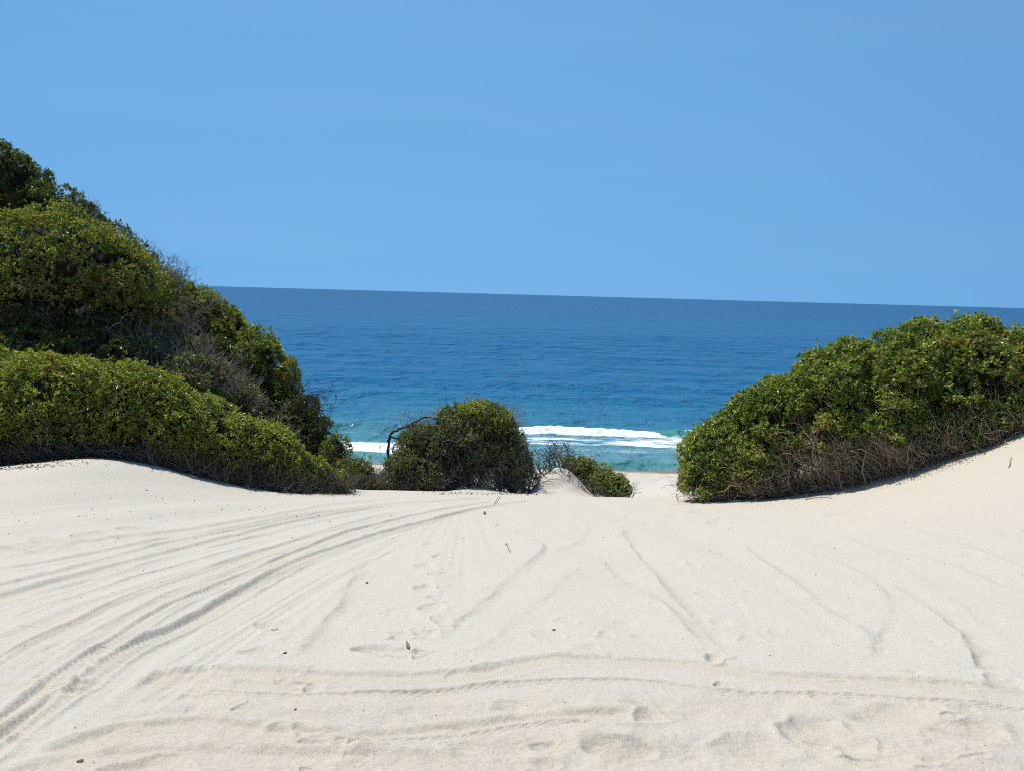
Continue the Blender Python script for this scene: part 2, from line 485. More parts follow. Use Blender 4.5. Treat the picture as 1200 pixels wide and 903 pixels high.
leaf_mat('leaf_olive', [(0, (0.039, 0.075, 0.021)), (.3, (0.098, 0.163, 0.030)), (.55, (0.203, 0.269, 0.044)), (.8, (0.359, 0.390, 0.072)), (.95, (0.537, 0.504, 0.152)), (1, (0.455, 0.276, 0.135))], .9)
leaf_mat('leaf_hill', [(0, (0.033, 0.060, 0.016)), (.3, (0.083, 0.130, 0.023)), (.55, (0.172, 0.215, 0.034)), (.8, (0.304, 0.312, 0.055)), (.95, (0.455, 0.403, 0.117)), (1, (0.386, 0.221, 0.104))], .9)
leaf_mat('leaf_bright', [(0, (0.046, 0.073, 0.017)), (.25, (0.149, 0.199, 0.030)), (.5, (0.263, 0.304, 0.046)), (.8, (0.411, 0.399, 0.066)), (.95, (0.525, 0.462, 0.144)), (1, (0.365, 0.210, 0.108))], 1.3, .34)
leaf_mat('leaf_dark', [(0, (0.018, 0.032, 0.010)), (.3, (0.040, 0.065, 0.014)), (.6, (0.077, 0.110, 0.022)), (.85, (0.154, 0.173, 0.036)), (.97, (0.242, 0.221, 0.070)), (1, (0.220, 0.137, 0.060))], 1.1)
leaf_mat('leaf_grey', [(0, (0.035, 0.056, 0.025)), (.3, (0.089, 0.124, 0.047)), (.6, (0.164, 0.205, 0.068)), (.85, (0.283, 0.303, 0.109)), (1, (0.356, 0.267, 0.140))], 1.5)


def bark_mat(name, a, b, sc=30):
    N, L, out = mat(name)
    g = N('NewGeometry')
    n = N('TexNoise', Scale=sc, Detail=4.0)
    L(g.outputs['Position'], n.inputs['Vector'])
    r = ramp(N, [(0, a), (1, b)])
    ad = N('Math', operation='MULTIPLY_ADD', use_clamp=True); ad.inputs[1].default_value = .7
    L(g.outputs['Random Per Island'], ad.inputs[0])
    a2 = N('Math', operation='MULTIPLY_ADD'); a2.inputs[1].default_value = .8; a2.inputs[2].default_value = -.25
    L(n.outputs['Fac'], a2.inputs[0]); L(a2.outputs[0], ad.inputs[2])
    L(ad.outputs[0], r.inputs['Fac'])
    p = N('BsdfPrincipled', Roughness=.85)
    p.inputs['Specular IOR Level'].default_value = .2
    L(r.outputs['Color'], p.inputs['Base Color'])
    L(p.outputs[0], out.inputs[0])


bark_mat('twig_brown', (.10, .074, .052), (.46, .37, .27))
bark_mat('twig_grey', (.085, .072, .062), (.30, .26, .22))
bark_mat('twig_dull', (.060, .048, .038), (.20, .165, .13))
bark_mat('bark_dark', (.025, .020, .017), (.075, .060, .050))
bark_mat('core_shade', (.010, .010, .006), (.035, .030, .020))  # near-black for the solid crown core, painted shade behind the leaf gaps
bark_mat('litter', (.10, .07, .045), (.34, .27, .19))
bark_mat('dry_leaf', (.07, .035, .018), (.22, .12, .07))

# sea
N, L, out = mat('sea')
g = N('NewGeometry'); sx = N('SeparateXYZ'); L(g.outputs['Position'], sx.inputs[0])
mr = N('MapRange', clamp=True)
dl = N('Math', operation='LOGARITHM'); dl.inputs[1].default_value = 10.0
L(sx.outputs['Y'], dl.inputs[0]); L(dl.outputs[0], mr.inputs['Value'])
mr.inputs['From Min'].default_value = math.log10(70.); mr.inputs['From Max'].default_value = math.log10(3000.)
depth = ramp(N, [(0, (.150, .280, .280)), (.04, (.060, .195, .235)), (.085, (.013, .120, .210)), (.17, (.004, .092, .200)), (.36, (.001, .072, .178)), (.6, (.001, .060, .155)), (.85, (.001, .050, .136)), (1, (.001, .047, .128))])
mpb = N('Mapping'); mpb.inputs['Scale'].default_value = (.02, .05, .05)
L(g.outputs['Position'], mpb.inputs['Vector'])
nb = N('TexNoise', Scale=1.0, Detail=4.0); L(mpb.outputs[0], nb.inputs['Vector'])
wv = N('Math', operation='MULTIPLY_ADD'); wv.inputs[1].default_value = .16; L(nb.outputs['Fac'], wv.inputs[0])
sb = N('Math', operation='SUBTRACT'); L(mr.outputs[0], sb.inputs[0]); sb.inputs[1].default_value = .08
L(sb.outputs[0], wv.inputs[2])
L(wv.outputs[0], depth.inputs['Fac'])
face = N('Attribute', attribute_name='face')
basew = mixc(N, L, face.outputs['Fac'], depth.outputs['Color'], (.055, .240, .190))
p = N('BsdfPrincipled', Roughness=.25, IOR=1.33)
p.inputs['Specular IOR Level'].default_value = .17
L(basew, p.inputs['Base Color'])
# ripples of several sizes
mp = N('Mapping'); mp.inputs['Scale'].default_value = (1.0, .55, 1.0); mp.inputs['Rotation'].default_value = (0, 0, .12)
L(g.outputs['Position'], mp.inputs['Vector'])
prev = None
for sc_, det, dist in ((1.3, 1.5, .26), (.46, 2.0, .85), (.15, 2.5, 2.6), (.045, 3.0, 5.0)):
    rn = N('TexNoise', Scale=sc_, Detail=det, Roughness=.55); L(mp.outputs[0], rn.inputs['Vector'])
    bb = N('Bump', Strength=1.0, Distance=dist); L(rn.outputs['Fac'], bb.inputs['Height'])
    if prev:
        L(prev.outputs[0], bb.inputs['Normal'])
    prev = bb
b3 = prev
L(b3.outputs[0], p.inputs['Normal'])
fo = N('BsdfPrincipled', Roughness=.8)
fo.inputs['Base Color'].default_value = (.72, .75, .78, 1)
fa = N('Attribute', attribute_name='foam')
mf = N('Mapping'); mf.inputs['Scale'].default_value = (1.0, 1.6, 1.6); L(g.outputs['Position'], mf.inputs['Vector'])
fn = N('TexNoise', Scale=1.7, Detail=6.0, Roughness=.78); L(mf.outputs[0], fn.inputs['Vector'])
s = N('Math', operation='MULTIPLY_ADD'); s.inputs[1].default_value = 1.35; L(fa.outputs['Fac'], s.inputs[0]); s.inputs[2].default_value = -1.22
s2 = N('Math', operation='ADD'); L(s.outputs[0], s2.inputs[0]); L(fn.outputs['Fac'], s2.inputs[1])
s3 = N('MapRange', clamp=True); s3.inputs['From Min'].default_value = .0; s3.inputs['From Max'].default_value = .42
L(s2.outputs[0], s3.inputs['Value'])
mx = N('MixShader'); L(s3.outputs[0], mx.inputs[0]); L(p.outputs[0], mx.inputs[1]); L(fo.outputs[0], mx.inputs[2])
L(mx.outputs[0], out.inputs[0])


# ------------------------------------------------------------------ sea
def build_sea():
    tc_ = np.linspace(-.45, .45, 760)
    to = .45 * np.geomspace(1.02, 14, 50)
    t = np.concatenate([-to[::-1], tc_, to])
    Ya = np.concatenate([np.arange(66, 112, .10), np.geomspace(112.2, 420, 260), np.geomspace(425, 42000, 70)])
    YY, TT = np.meshgrid(Ya, t, indexing='ij')
    XX = TT * YY
    X, Y = XX.ravel(), YY.ravel()
    z = np.zeros_like(X)
    am = 1 - sstep(260, 420, Y)
    off = sstep(92, 125, Y)
    u = Y + 1.8 * fbm2(X * .03, Y * .02, 3, 101)
    z += am * (off * .10 + .02) * np.sin(u * 2 * math.pi / 17) * (1 + .6 * noise2(X * .05, Y * .05, 102))
    z += am * (.05 + .09 * off) * fbm2(X * .28, Y * .75, 3, 103)
    z += am * .03 * fbm2(X * 1.1, Y * 2.4, 2, 104)
    foam = np.zeros_like(X); face = np.zeros_like(X)
    # breaking wave
    yb = 90.0 + .35 * fbm2(X * .06, X * 0, 3, 110) + .2 * noise2(X * .7, X * 0, 111)
    d = Y - yb
    back = np.exp(-(np.clip(d, 0, None) / 2.2) ** 2)
    front = sstep(-1.9, 0.15, d + .25 * fbm2(X * 1.5, Y * 1.5, 2, 119))
    amp = .60 * (.90 + .16 * noise2(X * .25, X * 0, 112)) * (1 - .35 * sstep(11, 15, X) * (1 - sstep(15, 17, X))) * sstep(-40, -6, X + 0) * (1 - .5 * sstep(26, 60, X))
    ridge = back * front
    z += amp * ridge * (1 + .22 * fbm2(X * 1.8, Y * 1.8, 3, 113) * 1.0)
    unbroken = sstep(14.2, 15.6, X + .9 * d + .8 * noise2(X * 2, Y * 2, 150)) * (1 - sstep(17.6, 18.4, X + .5 * noise2(Y * 2, X * 0, 3)))
    broken = (1 - unbroken)
    crest = sstep(-2.1, -1.2, d + .25 * fbm2(X * 1.2, Y, 2, 114)) * (1 - sstep(.25, .7, d))
    right = sstep(18, 18.6, X)
    crest = crest * (1 - right * (1 - sstep(-.35, -.1, d)))
    foam = np.maximum(foam, crest * broken * sstep(-12, -4, X))
    face = np.maximum(face, sstep(-1.3, -.5, d) * (1 - sstep(.1, .5, d)) * np.maximum(unbroken, right * .8))
    # churned wash left by it
    k = fbm2(X * .16, Y * .5, 4, 120)
    wash = sstep(82.2, 83.4, Y + .9 * fbm2(X * .12, X * 0, 3, 121)) * (1 - sstep(88.6, 90, Y))
    k2 = fbm2(X * .45 + .3 * Y, Y * 1.5, 3, 123)
    wash *= sstep(-14, -3, X) * (.74 + .34 * k + .42 * k2) * (1 - .35 * np.exp(-((Y - 87.6) / .9) ** 2)) * (1 - .15 * right)
    edge = np.exp(-((Y - 83.3 + .9 * fbm2(X * .12, X * 0, 3, 121)) / .35) ** 2) * sstep(-14, 0, X)
    foam = np.maximum(foam, np.maximum(wash * .92, edge * .85))
    thin = sstep(77.5, 79.5, Y) * (1 - sstep(82, 83.4, Y)) * (.50 + .16 * fbm2(X * .2, Y * .8, 4, 122))
    foam = np.maximum(foam, thin)
    # left: a second spill nearer in
    l = sstep(75.6, 76.6, Y + .5 * noise2(X * .3, X * 0, 5)) * (1 - sstep(81.0, 83, Y)) * (1 - sstep(-8, -3, X)) * (.93 + .2 * k)
    foam = np.maximum(foam, l * .9)
    z += .18 * np.exp(-((Y - 79.2) / .8) ** 2) * (1 - sstep(-8, -3, X))
    l2 = np.exp(-((Y - 86.5 - .6 * noise2(X * .4, X * 0, 8)) / .5) ** 2) * (1 - sstep(-10, -4, X)) * (.55 + .25 * k)
    foam = np.maximum(foam, l2)
    # last little wave before the sand
    sw = np.exp(-((Y - 73.6 - .2 * fbm2(X * .15, X * 0, 2, 130)) / .55) ** 2)
    z += .22 * sw
    face = np.maximum(face, .8 * sw)
    foam = np.maximum(foam, sw * .72 * sstep(.25, .6, noise2(X * .35 + 2.2, X * 0, 131)))
    bits = np.exp(-((X - 12.7) / .55) ** 2 - ((Y - 74.3) / .3) ** 2)
    foam = np.maximum(foam, bits)
    edge2 = np.exp(-((Y - 71.9) / .22) ** 2)
    foam = np.maximum(foam, .42 * edge2)
    # slicks and stray whitecaps farther out
    wc = fbm2(X * .11, Y * .35, 4, 140) * sstep(100, 140, Y) * (1 - sstep(300, 420, Y))
    foam = np.maximum(foam, .50 * sstep(.55, .7, wc))
    sl = np.exp(-((Y - 515 - X * .02 - 14 * fbm2(X * .01, X * 0, 2, 141)) / 9) ** 2)
    foam = np.maximum(foam, .0 * sl)
    far = (Y > 2000)
    Zc = SEA_Z + z * (~far)
    make_grid('sea', X, Y, Zc, len(Ya), len(t), M['sea'], {'foam': foam, 'face': face})


# ------------------------------------------------------------------ object helpers
def mesh_obj(name, V, Q, mats, parent=None, midx=None, smooth=False):
    me = bpy.data.meshes.new(name)
    me.vertices.add(len(V))
    me.vertices.foreach_set('co', np.asarray(V, np.float32).ravel())
    fill_quads(me, np.asarray(Q), smooth, midx)
    for m in mats:
        me.materials.append(M[m])
    o = bpy.data.objects.new(name, me)
    COL.objects.link(o)
    if parent is not None:
        o.parent = parent
    return o


def thing(name, label, cat, loc, group=None):
    o = bpy.data.objects.new(name, None)
    o.empty_display_size = .3
    COL.objects.link(o)
    o.location = loc
    o['label'] = label
    o['category'] = cat
    if group:
        o['group'] = group
    return o


def unit(v):
    return v / (np.linalg.norm(v, axis=-1, keepdims=True) + 1e-9)


# ------------------------------------------------------------------ foliage
def leaves(P, A, rng, k=6, size=.085, spread=(25, 80), wid=.42):
    """rosettes of k leaves at points P around axes A -> verts, quads"""
    n = len(P)
    P = np.repeat(P, k, 0); A = np.repeat(A, k, 0)
    m = n * k
    up = np.where(np.abs(A[:, 2:3]) > .9, np.array([[1., 0, 0]]), np.array([[0, 0, 1.]]))
    e1 = unit(np.cross(A, up)); e2 = np.cross(A, e1)
    ph = (np.tile(np.arange(k), n) * 2.4 + np.repeat(rng.uniform(0, 6.28, n), k)) + rng.normal(0, .25, m)
    th = np.radians(rng.uniform(spread[0], spread[1], m))
    rad = e1 * np.cos(ph)[:, None] + e2 * np.sin(ph)[:, None]
    D = A * np.cos(th)[:, None] + rad * np.sin(th)[:, None]
    T = unit(np.cross(D, A + rng.normal(0, .35, (m, 3))))
    Nn = np.cross(T, D)
    ln = size * rng.uniform(.65, 1.25, m)[:, None]
    w = ln * wid * rng.uniform(.8, 1.2, m)[:, None]
    off = A * (rng.uniform(-.6, .3, m)[:, None] * size)
    b = P + off
    mid = b + D * ln * .55
    fold = Nn * w * .22
    V = np.stack([b, mid + T * w * .5 + fold, b + D * ln - Nn * w * .15, mid - T * w * .5 + fold], 1).reshape(-1, 3)
    Q = np.arange(m * 4).reshape(-1, 4)
    return V, Q


def tubes(S, sides=4):
    """S: list of (points Nx3, radii N). All tubes in one mesh."""
    Vs, Qs, base = [], [], 0
    angs = np.arange(sides) * 2 * math.pi / sides
    ca, sa = np.cos(angs), np.sin(angs)
    for pts, rad in S:
        pts = np.asarray(pts, float); rad = np.asarray(rad, float)
        n = len(pts)
        tg = np.empty_like(pts)
        tg[1:-1] = pts[2:] - pts[:-2]; tg[0] = pts[1] - pts[0]; tg[-1] = pts[-1] - pts[-2]
        tg = unit(tg)
        ref = np.array([.31, .95, .12])
        e1 = unit(np.cross(tg, ref)); e2 = np.cross(tg, e1)
        ring = pts[:, None, :] + rad[:, None, None] * (e1[:, None, :] * ca[None, :, None] + e2[:, None, :] * sa[None, :, None])
        Vs.append(ring.reshape(-1, 3))
        i = np.arange(n - 1)[:, None] * sides + np.arange(sides)[None]
        j = np.arange(n - 1)[:, None] * sides + (np.arange(sides)[None] + 1) % sides
        Qs.append((np.stack([i, j, j + sides, i + sides], -1).reshape(-1, 4)) + base)
        base += n * sides
    return np.vstack(Vs), np.vstack(Qs)


def tubes_even(pts, rad, sides=3):
    """pts n x k x 3, rad n x k: many equal tubes at once"""
    n, k = rad.shape
    tg = np.empty_like(pts)
    tg[:, 1:-1] = pts[:, 2:] - pts[:, :-2]; tg[:, 0] = pts[:, 1] - pts[:, 0]; tg[:, -1] = pts[:, -1] - pts[:, -2]
    tg = unit(tg)
    e1 = unit(np.cross(tg, np.array([.31, .95, .12]))); e2 = np.cross(tg, e1)
    a = np.arange(sides) * 2 * math.pi / sides
    V = pts[:, :, None] + rad[:, :, None, None] * (e1[:, :, None] * np.cos(a)[:, None] + e2[:, :, None] * np.sin(a)[:, None])
    s = np.arange(sides)
    q = (np.arange(k - 1)[:, None] * sides)
    i = q + s[None]; j = q + (s[None] + 1) % sides
    Q = np.stack([i, j, j + sides, i + sides], -1).reshape(-1, 4)
    Q = (Q[None] + (np.arange(n) * k * sides)[:, None, None]).reshape(-1, 4)
    return V.reshape(-1, 3), Q


def join(parts):
    Vs, Qs, b = [], [], 0
    for V, Q in parts:
        Vs.append(V); Qs.append(Q + b); b += len(V)
    return np.vstack(Vs), np.vstack(Qs)


def undergrowth(lumps, n, rng, lean=(0, 0), r=.0055, ln=(.25, .7), high=-.1, front=1.0):
    """fine bare twigs between the sand and the leaves"""
    w = np.array([rr[0] for c, rr in lumps]); w = w / w.sum()
    li = rng.choice(len(lumps), n, p=w)
    C = np.array([c for c, rr in lumps])[li]; RR = np.array([rr for c, rr in lumps])[li]
    x = C[:, 0] + RR[:, 0] * rng.uniform(-1, 1, n)
    y = C[:, 1] - RR[:, 1] * rng.uniform(-.35, .85, n) * front
    g = ground(x, y)
    top = np.maximum(C[:, 2] + RR[:, 2] * high, g + .15)
    t = rng.random(n) ** 1.15
    z = g + (top - g) * t
    x = x + lean[0] * (1 - t); y = y + lean[1] * (1 - t) * .6
    z = np.maximum(z, ground(x, y) + .02)
    L_ = rng.uniform(ln[0], ln[1], n)[:, None]
    d = unit(np.column_stack([rng.normal(-lean[0] * 1.5, .5, n), rng.normal(-.1, .45, n), np.abs(rng.normal(.6, .35, n))]))
    p0 = np.column_stack([x, y, z])
    k = 5
    pts = [p0]
    for s_ in range(k - 1):
        d = unit(d + rng.normal(0, .28, (n, 3)))
        pts.append(pts[-1] + d * L_ / (k - 1))
    pts = np.stack(pts, 1)
    rad = (r * (.5 + rng.exponential(.6, n)).clip(.5, 2.6))[:, None] * np.linspace(1, .45, k)[None]
    return tubes_even(pts, rad)


def lump_frac(p, lumps):
    best = np.full(len(p), 9.0)
    for c, r in lumps:
        best = np.minimum(best, np.linalg.norm((p - c) / r, axis=1))
    return best


def crown_geo(lumps, rng, dens, seed, size, k, amp=.16, under=-.35, gap=-.35, upb=.5):
    PV, PA = [], []
    for li, (c, r) in enumerate(lumps):
        area = 4 * math.pi * ((r[0] * r[1]) ** 1.6 / 3 + (r[0] * r[2]) ** 1.6 / 3 + (r[1] * r[2]) ** 1.6 / 3) ** (1 / 1.6)
        n = int(area * dens)
        d = unit(rng.normal(0, 1, (n, 3)))
        d = d[(d[:, 2] > under) | (rng.random(n) < .12)]
        # less on the side nobody could see from near the path
        keep = (d[:, 1] < .45) | (rng.random(len(d)) < .45)
        d = d[keep]
        q = c + d * r
        f = 1 + amp * 1.2 * fbm3(q[:, 0] * 1.1, q[:, 1] * 1.1, q[:, 2] * 1.1, 3, seed) \
            + (.20 / r.mean() ** .5) * fbm3(q[:, 0] * 3.0, q[:, 1] * 3.0, q[:, 2] * 3.0, 2, seed + 9)
        dep = rng.exponential(.09, len(d))
        p = c + d * r * f[:, None] * (1 - np.clip(dep / r.mean(), 0, .5))[:, None]
        nrm = unit(d / r)
        others = [l for j, l in enumerate(lumps) if j != li]
        if others:
            ok = lump_frac(p, others) > .86
            p, nrm, dep = p[ok], nrm[ok], dep[ok]
        g = fbm3(p[:, 0] * 2.6, p[:, 1] * 2.6, p[:, 2] * 2.6, 2, seed + 20)
        ok = (g > gap) | (dep > .15)
        p, nrm = p[ok], nrm[ok]
        ok = p[:, 2] > ground(p[:, 0], p[:, 1]) + .03
        p, nrm = p[ok], nrm[ok]
        PV.append(p); PA.append(nrm)
    P = np.vstack(PV); Nn = np.vstack(PA)
    A = unit(Nn * .75 + np.array([-.12, -.15, upb]) + rng.normal(0, .33, Nn.shape))
    # stray sprigs that poke out of the outline
    sp = (rng.random(len(P)) < .10) & (Nn[:, 2] > -.1)
    P2 = P[sp] + A[sp] * rng.exponential(.07, (sp.sum(), 1)).clip(.02, .19)
    P = np.vstack([P, P2]); A = np.vstack([A, A[sp]])
    V, Q = leaves(P, A, rng, k, size)
    return V, Q, P, A


_ico = None


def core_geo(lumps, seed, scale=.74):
    """opaque core added to close a crown; its near-black colour paints in shade"""
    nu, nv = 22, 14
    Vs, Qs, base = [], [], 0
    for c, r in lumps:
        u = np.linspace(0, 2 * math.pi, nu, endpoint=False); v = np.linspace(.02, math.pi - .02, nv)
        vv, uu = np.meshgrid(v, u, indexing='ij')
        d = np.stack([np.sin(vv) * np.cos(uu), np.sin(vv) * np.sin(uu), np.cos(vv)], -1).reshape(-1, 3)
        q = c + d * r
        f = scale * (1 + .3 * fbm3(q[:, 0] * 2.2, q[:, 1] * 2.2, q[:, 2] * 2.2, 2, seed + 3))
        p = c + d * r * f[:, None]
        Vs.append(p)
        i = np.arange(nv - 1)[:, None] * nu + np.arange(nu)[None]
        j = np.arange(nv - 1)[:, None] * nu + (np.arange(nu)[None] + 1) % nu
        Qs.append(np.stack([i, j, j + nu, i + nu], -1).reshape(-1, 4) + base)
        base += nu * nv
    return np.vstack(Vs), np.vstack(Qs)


def branch(p, d, ln, r, depth, rng, out, curl=.25, fork=(2, 4), up=.05, shrink=.68, steps=5):
    """recursive bare branch"""
    pts = [p]; rr = [r]
    q = p.copy(); dd = d.copy()
    for s in range(steps):
        dd = unit(dd + rng.normal(0, curl, 3) + np.array([0, 0, up]))
        q = q + dd * ln / steps
        pts.append(q.copy()); rr.append(r * (1 - .5 * (s + 1) / steps))
    out.append((np.array(pts), np.array(rr)))
    if depth <= 0:
        return
    for f in range(rng.integers(fork[0], fork[1] + 1)):
        k = rng.integers(2, steps + 1)
        nd = unit(dd + rng.normal(0, .55, 3))
        branch(pts[k], nd, ln * shrink * rng.uniform(.7, 1.15), max(rr[k] * .72, .0045), depth - 1, rng, out, curl, fork, up, shrink, max(3, steps - 1))


def gz(x, y):
    return float(ground(np.array([x]), np.array([y]))[0])


def lump_px(spec):
    """(px, py, half width px, half height px, Y, depth m) -> ellipsoid"""
    px, py, hw, hh, Y = spec[:5]
    c = at(px, py, Y)
    rx, rz = hw * Y / FPX, hh * Y / FPX
    ry = spec[5] if len(spec) > 5 else max(rx, .6)
    return c, np.array([rx, ry, rz])


def shrub(name, label, lumps_px, leaf='leaf_olive', dens=230, size=.085, k=6, seed=1, group=None, stems=30, lean=(0, 0),
          twig='twig_brown', main=0, gap=-.35, under=-.35, amp=.16, base=None, stem_r=.011, tangle=0, core=.72, under_n=0, upb=.5, low=None, high=-.1):
    rng = np.random.default_rng(seed)
    lumps = [lump_px(s) for s in lumps_px]
    cen = np.mean([c for c, r in lumps], 0)
    bx, by = cen[0], cen[1]
    root = thing(name, label, 'shrub', (bx, by, gz(bx, by)), group)
    O = np.array(root.location)
    V, Q, P, A = crown_geo(lumps, rng, dens, seed, size, k, amp, under, gap, upb)
    mi = np.zeros(len(Q), int)
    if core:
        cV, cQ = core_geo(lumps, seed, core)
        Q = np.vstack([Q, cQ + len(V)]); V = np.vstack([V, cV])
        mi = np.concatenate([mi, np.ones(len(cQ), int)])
    mesh_obj('crown', V - O, Q, [leaf, 'core_shade'], root, mi)
    # stems from the sand up into the crown
    S = []

    def stem(rad, fork=True):
        c, r = lumps[rng.integers(len(lumps))]
        d = unit(rng.normal(0, 1, 3)); d[2] = rng.uniform(-.75, .1); d[1] = -abs(d[1]) * rng.uniform(.1, 1)
        top = c + d * r * rng.uniform(.55, .95)
        x0 = top[0] + lean[0] * rng.uniform(.3, 1.3) + rng.normal(0, .22)
        y0 = min(top[1] + .1, c[1] - r[1] * .1 * rng.random()) + lean[1] + rng.uniform(0, .6)
        p0 = np.array([x0, y0, gz(x0, y0) - .06])
        mid = (p0 * .5 + top * .5) + rng.normal(0, .12, 3); mid[2] -= .05
        pts = spline([p0, mid, top], 5) + rng.normal(0, .018, (11, 3))
        rr = np.linspace(rad, rad * .35, 11)
        T = [(pts, rr)]
        if fork:
            for q in range(rng.integers(2, 6)):
                kk = rng.integers(3, 10)
                nd = unit(pts[kk] - pts[kk - 2] + rng.normal(0, .12, 3) * .8 + np.array([0, 0, .08]))
                branch(pts[kk], nd, rng.uniform(.3, .7), rr[kk] * .6, 1, rng, T, .2, (1, 3), .04)
        return T
    for s in range(stems):
        S += stem(stem_r * rng.uniform(.5, 1.3))
    # twigs among and out of the foliage
    hl = 2.0 if tangle > 150 else 1.0
    ns = int(len(P) * .035) + tangle
    idx = rng.integers(0, len(P), ns)
    for i in idx:
        q = P[i] - A[i] * rng.uniform(.12, .3)
        dd = unit(A[i] + rng.normal(0, .5, 3))
        pts = np.array([q, q + dd * .14 * hl + rng.normal(0, .02, 3), q + dd * rng.uniform(.22, .36) * hl + rng.normal(0, .035, 3)])
        S.append((pts, np.array([.007, .0055, .004])))
    if S:
        parts = [tubes(S, 3)]
        if under_n:
            parts.append(undergrowth(lumps, under_n, rng, lean, high=high))
        tV, tQ = join(parts)
        o = mesh_obj('branch_tangle', tV - O, tQ, [twig], root)
        o['kind'] = 'stuff'
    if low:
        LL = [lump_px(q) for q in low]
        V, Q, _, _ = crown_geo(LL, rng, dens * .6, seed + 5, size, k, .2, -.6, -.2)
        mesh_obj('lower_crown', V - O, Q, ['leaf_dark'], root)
    for s in range(main):
        tV, tQ = tubes(stem(stem_r * rng.uniform(1.9, 2.8)), 6)
        mesh_obj('stem', tV - O, tQ, [twig], root, smooth=True)
    return root


def dead_shrub(label, spots, seed, mat_='twig_grey', r=.014, depth=4, ln=.5, fork=(2, 4), group=None, curl=.22, dirb=(0, 0, .8), spread=.6, cat='shrub', carry=True):
    """spots: (px, py, Y) roots on or in the slope"""
    rng = np.random.default_rng(seed)
    c = at(*spots[0])
    root = thing('dead_shrub', label, cat, (c[0], c[1], min(c[2], gz(c[0], c[1]))), group)
    O = np.array(root.location)
    first = True
    S = []
    for sp in spots:
        p = at(*sp)
        g = gz(p[0], p[1])
        T = []
        if p[2] > g and carry:       # carry it down to the ground
            ys = np.linspace(p[1] + .1, p[1] + 4, 40)
            gs = ground(np.full(40, p[0] + .15), ys)
            kk = int(np.argmax(gs - p[2] * 1.0 + .25 + .35 * (ys - p[1]) > 0)) if (gs - p[2] + .25 + .35 * (ys - p[1]) > 0).any() else 0
            b_ = np.array([p[0] + .15, ys[kk], gs[kk] - .06])
            T.append((np.array([b_, b_ * .6 + p * .4 + rng.normal(0, .06, 3), b_ * .25 + p * .75 + rng.normal(0, .05, 3), p]), np.array([r * 1.3, r * 1.2, r * 1.1, r])))
        branch(p, unit(np.array(dirb) + rng.normal(0, spread, 3)), ln, r, depth, rng, T, curl, fork, .04)
        if first:
            V, Q = tubes(T[:2], 6)
            mesh_obj('stem', V - O, Q, [mat_], root, smooth=True)
            S += T[2:]
            first = False
        else:
            S += T
    V, Q = tubes(S, 3)
    o = mesh_obj('branch_tangle', V - O, Q, [mat_], root)
    o['kind'] = 'stuff'
    return root


